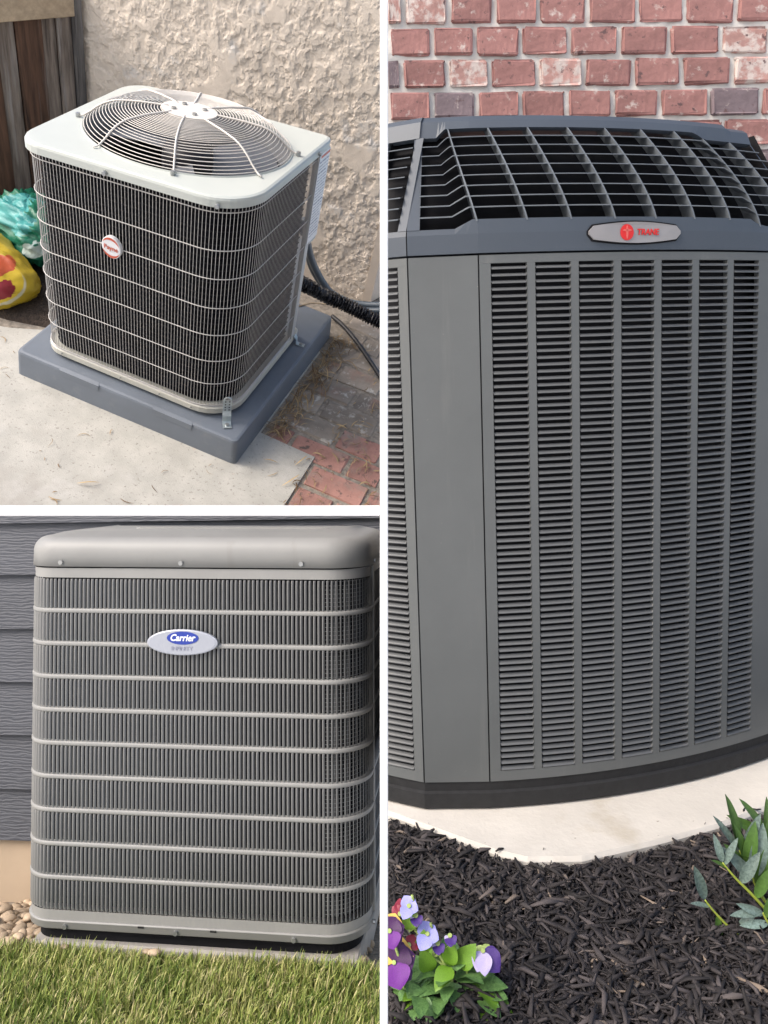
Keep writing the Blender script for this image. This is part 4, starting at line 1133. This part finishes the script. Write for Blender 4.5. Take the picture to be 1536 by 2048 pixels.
# band (one per face, a hairline seam between them)
for a, b in ((0, UL - .001), (UL + .001, ULEN)):
    vb = B(); us = pathpts(-.002, a, b, .02); ui = pathpts(.03, a, b, .02)
    n_ = len(us); vb.loft([[(x, y, LB0) for x, y in ui], [(x, y, LB0) for x, y in us], [(x, y, LB1 - .028) for x, y in us]], False)
    part('lid_band', vb.vf, M['lid'], u3)
    st = strip(a, b, 0, 0.0, 30)
    lo = [u for u in sorted(set([a + (b - a) * k / 40 for k in range(41)] + [c for c in (UJ0, UJ1, UP_) if a < c < b]))]
    R0 = [(*path3(u, -.002), LB1 - .0281) for u in lo]; R1 = [(*path3(u, .001), LB1 + joff(u)) for u in lo]; R2 = [(*path3(u, .012), LB1 + joff(u) - .001) for u in lo]
    part('lid_band', B().loft([R0, R1, R2], False).vf, M['lid'], u3)
VT = 1.0
# rim
lo = [ULEN * k / 70 for k in range(71)] + [SLEFT, UJ0, UJ1, UP_]; lo = sorted(set(lo))
def rimp(u, ins, z):
    uu = u - .052 * float(smooth(UL, UP_, u)); x, y = path3(uu, dlt + ins); return (float(x), float(y), z)
R0 = [rimp(u, .012, zlt + joff(u) - .004) for u in lo]; R1 = [rimp(u, -.001, zlt + joff(u)) for u in lo]; R2 = [rimp(u, .010, zlt + .018 - .004 * (u > ULEN - .06)) for u in lo]; R3 = [rimp(u, .022, zlt + .030 - .007 * (u > ULEN - .06)) for u in lo]; R4 = [rimp(u, .06, zlt + .036) for u in lo]
part('lid_rim', B().loft([R0, R1, R2, R3, R4], False).vf, M['lid'], u3)
eU = ULEN
top = [R4[i] for i in range(len(lo))] + [(R4[-1][0] + .02, .6, zlt + .036), (R4[0][0] + .05, .6, zlt + .036)]
part('lid_top', (top, [tuple(range(len(top)))]), M['lid'], u3)
# corner piece and end pieces between the openings
def piece(u0, u1): part('lid_corner', strip(u0, u1, 0, 1, 6, th=.02, jog0=True, jog1=True).vf, M['lid'], u3)
piece(SLEFT - .019, SLEFT - .0008); piece(SLEFT + .0008, SLEFT + .026)
# grille bars and ribs
nb = 8
for a, b in ((0, SLEFT - .0195), (SLEFT + .0265, ULEN)):
    us = sorted(set([a + (b - a) * k / 60 for k in range(61)] + [c for c in (UJ0, UJ1, UP_, UP_ + .612, UP_ + .645) if a < c < b]))
    for k in range(nb):
        v = (k + 1) / (nb + 1)
        R_ = []
        for ins, dz in ((.022, .0050), (.0006, .0), (.0, .0010), (.0010, .0021), (.022, .0068)):
            R_.append([(lambda p: (p[0], p[1], p[2] + joff(u) + dz))(lidp(u, v, ins)) for u in us])
        part('grille_bar', B().loft(R_, False).vf, M['lidgrille'], u3)
piece(ULEN - .004, ULEN)
ribs = [UP_ + v for v in (-.002, .098, .188, .281, .372, .464, .555, .640, .725)] + [.012]
for u in ribs:
    V_ = []
    for v in np.linspace(-.02, 1.02, 14):
        for du, ins in ((-.0016, -.0006), (.0016, -.0006), (.0016, .034), (-.0016, .034)):
            p = lidp(u + du, v, ins); V_.append((p[0], p[1], p[2] + joff(u)))
    part('grille_rib', (V_, [(4 * i + j, 4 * i + (j + 1) % 4, 4 * i + 4 + (j + 1) % 4, 4 * i + 4 + j) for i in range(13) for j in range(4)]), M['lidgrille'], u3)
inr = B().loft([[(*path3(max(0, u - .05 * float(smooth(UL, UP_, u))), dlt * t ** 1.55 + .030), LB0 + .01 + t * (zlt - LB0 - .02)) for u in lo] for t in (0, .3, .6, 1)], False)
part('lid_blackout', inr.vf, M['dark'], u3)  # dark sheet standing in for the shaded inside of the lid
for ue in (.02, ULEN - .01):  # added dark end panels, keep light from leaking into the lid
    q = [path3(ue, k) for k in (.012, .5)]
    part('lid_blackout', ([(q[0][0], q[0][1], LB0 + .01), (q[1][0], q[1][1], LB0 + .01), (q[1][0], q[1][1], zlt + .02), (*path3(ue, dlt + .02), zlt + .015), (*path3(ue, dlt * .3 + .012), LB0 + .12)], [(0, 1, 2, 3, 4)]), M['dark'], u3)
e0 = path3(ULEN, 0)
part('end_post', B().loft([[(e0[0], e0[1], z), (e0[0] + .016, e0[1] + .006, z), (e0[0] + .02, e0[1] + .05, z), (e0[0] - .01, e0[1] + .04, z)] for z in (.0006, H3 - .0035)], True, True, True).vf, M['tpost'], u3)
# badge on the band
ub0, ub1 = [UP_ + v for v in (.222, .424)]
def bandp(u, z, d): x, y = path3(u, d); return (float(x), float(y), float(z))
zc = H3 + .0338
def lens(m_, grow, d0, d1, name, par):
    n_ = 20; R_ = []
    for d in (d0, d1):
        ring_ = []
        for s in (1, -1):
            for k in range(n_ + 1):
                t = k / n_ if s > 0 else 1 - k / n_
                u = ub0 - grow + (ub1 - ub0 + 2 * grow) * t
                e = min(t, 1 - t) * (ub1 - ub0); rc = .008
                hh = .0120 + .0085 * math.sin(math.pi * t) + grow
                hh *= math.sqrt(max(0, 1 - max(0, (rc - e) / rc) ** 2)) * .75 + .25 if e < rc else 1
                ring_.append(bandp(u, zc + s * hh, d))
        R_.append(ring_)
    return part(name, B().loft(R_, True, False, True).vf, m_, par)
zb_ = lens(M['dark'], .003, -.0015, -.0040, 'badge', u3)
b2 = lens(M['tsilver'], 0, -.004, -.0085, 'badge_plate', zb_)
uc = ub0 + .080; c = Vector(bandp(uc, zc, -.0088)); tn = (Vector(bandp(uc + .01, zc, 0)) - Vector(bandp(uc - .01, zc, 0))).normalized(); nn = Vector((tn.y, -tn.x, 0))
part('badge_roundel', B().disc(c, tn, (0, 0, 1), .0158, .0145, n=28, h=.0008, nrm=nn).vf, M['tred'], zb_)
part('roundel_mark', B().disc(c + nn * .0011, tn, (0, 0, 1), .0135, .0025, n=16, h=.0004, nrm=nn).disc(c + nn * .0011 + Vector((0, 0, .004)), tn, (0, 0, 1), .0022, .010, n=16, h=.0004, nrm=nn).vf, M['tred2'], zb_)
ut = ub0 + .126; c = Vector(bandp(ut, zc, -.0091)); tn = (Vector(bandp(ut + .01, zc, 0)) - Vector(bandp(ut - .01, zc, 0))).normalized()
text('badge_lettering', 'TRANE', .0168, M['tred'], zb_, frame(c, tn, (0, 0, 1)), shear=.15, bold=.0003, xs=.92)
# --- mulch
N = 66000
x = np.r_[rng.uniform(-.12, .98, 56000), rng.uniform(.98, 1.7, N - 56000)]; y = rng.uniform(-.70, .20, N)
px_pad = np.array([p[0] for p in pout[:9]]); py_pad = np.array([p[1] for p in pout[:9]])
edge = np.interp(x, px_pad, py_pad) + .004 * np.sin(x * 60) - .003
spill = rng.random(N) < .02
keep = y < edge + np.where(spill, np.abs(rng.normal(0, .018, N)), rng.normal(0, .004, N))
spill &= y > edge + .003
x, y, spill = x[keep], y[keep], spill[keep]; n = len(x)
L = rng.gamma(2.6, .0078, n).clip(.005, .065); big = rng.random(n) < .04; L[big] *= 1.7; L = L.clip(.004, .085); wdt = L * rng.uniform(.06, .32, n) ; wdt = wdt.clip(.0008, .0085); thk = wdt * rng.uniform(.3, .7, n)
az = rng.uniform(0, 2 * np.pi, n); pit = rng.normal(0, .32, n); rol = rng.uniform(-.9, .9, n)
z = mz(x, y) + rng.uniform(-.004, .014, n) + .010 * (fbm(x * 22, y * 22, 3) - .4)
z -= .006 * smooth(.02, .0, np.interp(x, px_pad, py_pad) - y)
L[spill] *= .5; wdt[spill] *= .6; thk[spill] *= .6; z[spill] = padz + .002; pit[spill] *= .15; rol[spill] *= .2
ca, sa, cp, sp, cr, sr = np.cos(az), np.sin(az), np.cos(pit), np.sin(pit), np.cos(rol), np.sin(rol)
ax = np.stack([ca * cp, sa * cp, sp], 1); s0 = np.stack([-sa, ca, 0 * sa], 1); up = np.cross(ax, s0)
sv = s0 * cr[:, None] + up * sr[:, None]; uv = np.cross(ax, sv)
C_ = np.stack([x, y, z], 1)
bend = rng.normal(0, .12, n)[:, None]
VV = []
for t, wf in ((-.5, .35), (0, 1), (.5, .3)):
    cc = C_ + ax * (L * t)[:, None] + uv * (bend * L[:, None] * (1 - 4 * t * t))
    for a, b in ((-1, -1), (1, -1), (1, 1), (-1, 1)):
        VV.append(cc + sv * (wdt * .5 * a * wf)[:, None] + uv * (thk * .5 * b)[:, None])
VV = np.stack(VV, 1)
good = (wx3(VV.reshape(-1, 3)).reshape(n, -1) > .004).all(1); VV = VV[good]; n = len(VV)
tone = np.clip(rng.beta(1.6, 2.4, n) + .25 * (rng.random(n) < .05), 0, .93); pale = rng.random(n) < .02; tone[pale] = rng.uniform(.94, 1, pale.sum())
b0 = (np.arange(n) * 12)[:, None]
fl = [[i + j, i + (j + 1) % 4, i + 4 + (j + 1) % 4, i + 4 + j] for i in (0, 4) for j in range(4)] + [[3, 2, 1, 0], [8, 9, 10, 11]]
FF = np.concatenate([b0 + np.array([f]) for f in fl], 0)
mu = link(bpy.data.objects.new('mulch', bigmesh('mulch', VV.reshape(-1, 3), FF, M['mulch'], np.repeat(tone, 12))), None); mu['kind'] = 'stuff'
tag(mu, 'dark shredded bark mulch covering the bed in front of the pale pad', 'mulch')
# --- plants
def leafmesh(L, Wd, fold=.25, droop=.3, tip=1.0, n=8, m=4, wavy=0, sd=0):
    r = random.Random(sd); V_ = []; F_ = []
    for i in range(n + 1):
        t = i / n; w = Wd * (math.sin(math.pi * min(1, t ** .8 * tip)) ** .8 if 0 < t < 1 else .03)
        for j in range(-m // 2, m // 2 + 1):
            s = j / (m / 2); wv_ = wavy * math.sin(t * 9 + j) * abs(s)
            V_.append((t * L, s * w, fold * abs(s) * w - droop * L * t * t + wv_))
    k = m + 1
    for i in range(n):
        for j in range(m): F_.append((i * k + j, i * k + j + 1, (i + 1) * k + j + 1, (i + 1) * k + j))
    return V_, F_
def orient(p, d, roll=0, upv=(0, 0, 1)):
    d = Vector(d).normalized(); u_ = Vector(upv); z_ = (u_ - d * u_.dot(d)); z_ = z_.normalized() if z_.length > 1e-4 else d.orthogonal().normalized()
    y_ = z_.cross(d)
    return Matrix(((d.x, y_.x, z_.x, p[0]), (d.y, y_.y, z_.y, p[1]), (d.z, y_.z, z_.z, p[2]), (0, 0, 0, 1))) @ Matrix.Rotation(roll, 4, 'X')
LM = {}
def leaf(par, nm, p, d, L, Wd, mat_, roll=0, fold=.25, droop=.3, tip=1., wavy=0, upv=(0, 0, 1), chk=True):
    key = (round(fold, 2), round(droop, 2), tip, mat_, wavy, round(Wd / L, 2))
    if key not in LM:
        v, f = leafmesh(1, Wd / L, fold, droop, tip, wavy=wavy); LM[key] = mesh(nm, v, f, M[mat_], True)
    tipw = S3 @ (Vector(p) + Vector(d).normalized() * L)
    if chk and (tipw.x < .004 or (S3 @ Vector(p)).x < .004): return None
    return link(bpy.data.objects.new(nm, LM[key]), par, mat=orient(p, d, roll, upv) @ Matrix.Scale(L, 4))
# plant positions: on the mulch where the photograph shows them
def g3(x_, y_, z=-.078): return at(S3, x_, y_, 2, z)
def toward(a, b): return Vector(b) - Vector(a)
cam3 = S3.inverted() @ Vector((0, 0, CAMH))
def lift(px_, py_, ref):
    """point on the sight line at the depth of ref"""
    Si = S3.inverted(); o = Si @ Vector((0, 0, CAMH)); v = Si.to_3x3() @ Vector(((px_ - 768) / 1600, 1, -(py_ - 900) / 1600))
    nrm = Si.to_3x3() @ Vector((0, 1, 0)); return o + v * ((Vector(ref) - o).dot(nrm) / v.dot(nrm))
base1 = g3(905, 1988)
pan = thing('pansy_plant', 'low pansy plant with violet flowers seen from behind and bright green leaves on the mulch', 'plant', tuple(base1))
toc = (cam3 - base1); toc.normalize()
specs = []
r = random.Random(3)
for i in range(46):
    a = r.uniform(0, 6.28); ra = r.uniform(.0, .055)
    p = base1 + Vector((math.cos(a) * ra, math.sin(a) * ra * .7, r.uniform(.002, .055 * (1 - ra / .075))))
    d = Vector((math.cos(a), math.sin(a) - .25, r.uniform(.05, .7)))
    L = r.uniform(.03, .05)
    leaf(pan, 'leaf', p, d, L, L * .34, 'leafg' if r.random() < .75 else 'leafl', r.uniform(-.4, .4), .2, r.choice([.15, .35]), 1., .02)
for (x_, y_, dx, dy, L) in ((862, 1945, -.35, 1, .055), (915, 1935, .75, 1, .062), (880, 1990, .7, .3, .05), (815, 1860, .2, 1, .045), (845, 1905, .1, 1, .05), (850, 1985, -1, -.25, .055), (805, 1990, -1, -.5, .05), (925, 1985, 1, .15, .045), (895, 1930, .3, 1, .05)):
    p = lift(x_, y_, base1 + Vector((0, 0, .01))); ri = (S3.inverted().to_3x3() @ Vector((1, 0, 0)))
    leaf(pan, 'leaf', p, ri * dx + Vector((0, 0, dy)) + toc * .35, L * .78, L * .26, 'leafl' if y_ < 1950 else 'leafg', 0, .2, .2, 1., .02, upv=tuple(toc))
ri3 = S3.inverted().to_3x3() @ Vector((1, 0, 0)); up3 = Vector((0, 0, 1))
def petalfan(par, c, petals, face, nm='flower'):
    """a flower: each petal a sub-part; petals = (angle deg, length, width, material, tilt)"""
    face = Vector(face).normalized(); x_ = ri3 - face * ri3.dot(face); x_.normalize(); y_ = face.cross(x_)
    f = part(nm, B().disc(Vector(c), x_, y_, .0035, n=8, h=.003, nrm=face).vf, M['stem'], par)
    fc = Matrix.Identity(4)
    for (a, L, Wd, mt_, tl) in petals:
        a = math.radians(a); d = x_ * math.cos(a) + y_ * math.sin(a) + face * tl
        if (S3 @ (Vector(c) + d * L)).x < .004: L *= .6
        k = ('p', round(Wd / L, 2), mt_)
        if k not in LM:
            v, fcs = leafmesh(1, Wd / L, .10, .12, 1.0, 8, 6, .02); LM[k] = mesh('petal', [(q[0], q[1], q[2]) for q in v], fcs, M[mt_], True)
        o = bpy.data.objects.new('petal', LM[k]); COL.objects.link(o); o.parent = f
        # flower part origin is the plant's root frame
        r_ = ROOT[rootof(par).name]
        o.matrix_local = orient(Vector(c), d, 0, tuple(face)) @ Matrix.Scale(L, 4)
    return f
def stem(par, a, b, r_=.0022, bow=.01):
    a, b = Vector(a), Vector(b); m_ = (a + b) / 2 + ri3 * bow
    part('stem', B().tube(spline([a, m_, b], 5), r_, 6).vf, M['stem'], par, True)
for (x_, y_, s) in ((818, 1812, .62), (855, 1868, .76)):
    c = lift(x_, y_, base1 + Vector((0, 0, .05)) - toc * 0)
    petalfan(pan, c, [(118, .026 * s, .017 * s, 'violet', .1), (-118, .034 * s, .017 * s, 'violet', .3), (45, .022 * s, .015 * s, 'violet', .0), (-25, .025 * s, .015 * s, 'violet', .2), (78, .02 * s, .012 * s, 'purple', -.3)], toc * 1 + up3 * .1)
    stem(pan, lift(x_ + 6, y_ - 22, base1), lift(x_ + 12, y_ + 48, base1), .0024, .003); stem(pan, lift(x_ + 12, y_ + 48, base1), base1 + Vector((0, 0, .02)))
for (x_, y_) in ((832, 1832), (876, 1888), (900, 1872)):
    c = lift(x_, y_, base1 + Vector((0, 0, .05)))
    petalfan(pan, c, [(-90, .016, .009, 'purple', .2), (-60, .015, .008, 'purple', .3), (-120, .012, .007, 'lilac', .2)], toc * .6 + up3 * .3); stem(pan, c, lift(x_ - 14, y_ + 30, base1))
c = lift(966, 1902, base1 + Vector((0, 0, .03)))
petalfan(pan, c, [(-112, .030, .014, 'lilac', .15), (-90, .034, .013, 'lilac', .2), (-50, .036, .018, 'purple', .0), (-25, .03, .013, 'purple', -.1), (40, .014, .006, 'stem', 0), (150, .012, .006, 'stem', 0)], toc * .8 + up3 * .2)
stem(pan, c, lift(932, 1938, base1), .0022, -.004); stem(pan, lift(932, 1938, base1), lift(910, 1970, base1))
# the maroon pansy nearer the viewer, cut by the divider
base2 = g3(800, 2010)
pan2 = thing('pansy_plant', 'dark maroon pansy with a yellow edge at the left side of the mulch bed', 'plant', tuple(base2))
for (x_, y_, s) in ((788, 1925, 1.0), (779, 1862, .7)):
    c = lift(x_, y_, base2 + Vector((0, 0, .06)))
    c = Vector(c)
    petalfan(pan2, c + toc * -.004, [(70, .036 * s, .026 * s, 'yellow', .1), (120, .034 * s, .022 * s, 'yellow', .1)], toc)
    petalfan(pan2, c, [(62, .030 * s, .024 * s, 'maroon', .18), (15, .034 * s, .021 * s, 'maroon', .1), (-75, .036 * s, .022 * s, 'magenta', .25), (-40, .034 * s, .020 * s, 'maroon', .0)], toc)
    stem(pan2, c - toc * .004, base2)
for (x_, y_, a) in ((818, 1890, 20), (800, 1828, 100)):
    petalfan(pan2, lift(x_, y_, base2 + Vector((0, 0, .05)) - toc * .02), [(a - 10, .022, .009, 'crimson', 0), (a + 40, .016, .009, 'crimson', 0)], toc)
for i in range(16):
    a = r.uniform(-1.5, 1.9); p = base2 + Vector((r.uniform(-.004, .03), r.uniform(-.02, .03), r.uniform(0, .03)))
    leaf(pan2, 'leaf', p, (math.cos(a), math.sin(a) - .3, r.uniform(.1, .6)), r.uniform(.03, .045), .014, 'leafg', r.uniform(-.4, .4), .2, .3, 1., .02)
# shrub at the right
base3 = g3(1545, 1850)
sh = thing('shrub', 'leafy shrub with grey-green lance leaves on yellow-green stems at the right of the mulch', 'shrub', tuple(base3))
def shoot(P, leaves, r_=.0032):
    P = [Vector(lift(x_, y_, base3 + Vector((0, dy, 0)))) for x_, y_, dy in P]
    S_ = spline(P, 8); n_ = len(S_)
    part('stem', B().tube(S_, [r_ * (1 - .55 * i / n_) for i in range(n_)], 6).vf, M['shrubstem'], sh, True)
    for (t, dx, dz, df, L, w, mt_) in leaves:
        p = S_[min(n_ - 1, int(t * (n_ - 1)))]
        leaf(sh, 'leaf', p, ri3 * dx + up3 * dz + toc * df, L, L * w * .78, mt_, r.uniform(-.5, .5), .35, r.choice([.05, .12, .2]), .97, upv=tuple(toc + up3 * .4))
A_, B_ = 'shrubleaf', 'shrubleaf2'
shoot([(1545, 1870, 0), (1505, 1885, -.01), (1465, 1860, -.01), (1430, 1825, -.01), (1410, 1800, -.01)],
      [(1, -.35, 1, .2, .070, .17, A_), (.85, -1, .18, .3, .040, .17, A_), (.72, .1, -1, .1, .055, .15, B_), (.45, .5, .9, .3, .055, .2, A_), (.6, -.5, -.9, .2, .035, .16, B_)])
shoot([(1560, 1840, 0), (1522, 1790, .01), (1500, 1745, .01), (1478, 1700, .01)],
      [(1, -.15, 1, 0, .10, .14, B_), (.95, -.65, 1, 0, .085, .11, A_), (.9, .35, 1, .1, .085, .14, A_), (.75, .05, 1, .4, .085, .17, B_), (.75, -.9, .9, .1, .06, .14, B_), (.6, .15, 1, .3, .10, .19, A_), (.55, -.75, .8, .3, .085, .16, A_), (.45, .1, 1, .3, .085, .16, B_), (.6, .8, .8, .1, .07, .18, B_), (.85, -.2, 1, .3, .07, .16, B_)])
shoot([(1560, 1850, 0), (1505, 1790, -.005), (1470, 1755, -.005), (1445, 1725, -.005)],
      [(1, -.3, 1, .1, .050, .17, A_), (.95, .35, 1, .2, .055, .15, A_), (.85, -.8, .6, .1, .032, .17, B_), (.55, .35, .75, .3, .065, .2, A_), (.3, .3, .8, .3, .07, .18, B_)])
shoot([(1575, 1820, .02), (1545, 1730, .02), (1530, 1660, .02)],
      [(1, -.7, 1, 0, .07, .13, B_), (.9, -.95, .55, 0, .075, .15, B_), (.75, -1, .2, .1, .065, .15, B_), (.8, .2, 1, .1, .08, .17, B_), (.6, -.5, .9, .2, .08, .2, B_), (.5, -.8, .4, .2, .075, .2, B_), (.95, .1, 1, 0, .06, .14, B_)])
shoot([(1570, 1880, -.01), (1540, 1850, -.02), (1525, 1825, -.02)],
      [(1, -1, -.05, .2, .055, .17, A_), (.6, -.9, -.1, .3, .05, .18, A_), (.9, -.8, .3, .2, .05, .18, A_), (.8, .4, 1, .2, .06, .2, B_)])

clip_side(_b, -1)
# =================================================================== divider and added bounce ground
CUR = S0
dv = thing('display_divider', 'slim white T-shaped divider separating the three yards', 'divider', (0, 1.08, 0))
D_ = 1.05; hw = 8 / 1600 * D_
zr = CAMH - 124 / 1600 * D_
part('post', bevboxloc(-hw, hw, D_, D_ + .05, .0, 3.2, .0012), M['white'], dv)
part('rail', bevboxloc(-1.2, -hw - .0003, D_ + .001, D_ + .05, zr - hw, zr + hw, .0012), M['white'], dv)
part('post', bevboxloc(-1.2 - 2 * hw, -1.2003, D_ + .0005, D_ + .05, 0, 3.2, .0012), M['white'], dv)
struct('ground', B().add([(-150, -150, 0), (150, -150, 0), (150, 150, 0), (-150, 150, 0)], [(0, 1, 2, 3)]).vf, M['bounce'])  # added ground sheet out of view, bounces light onto downward-facing walls
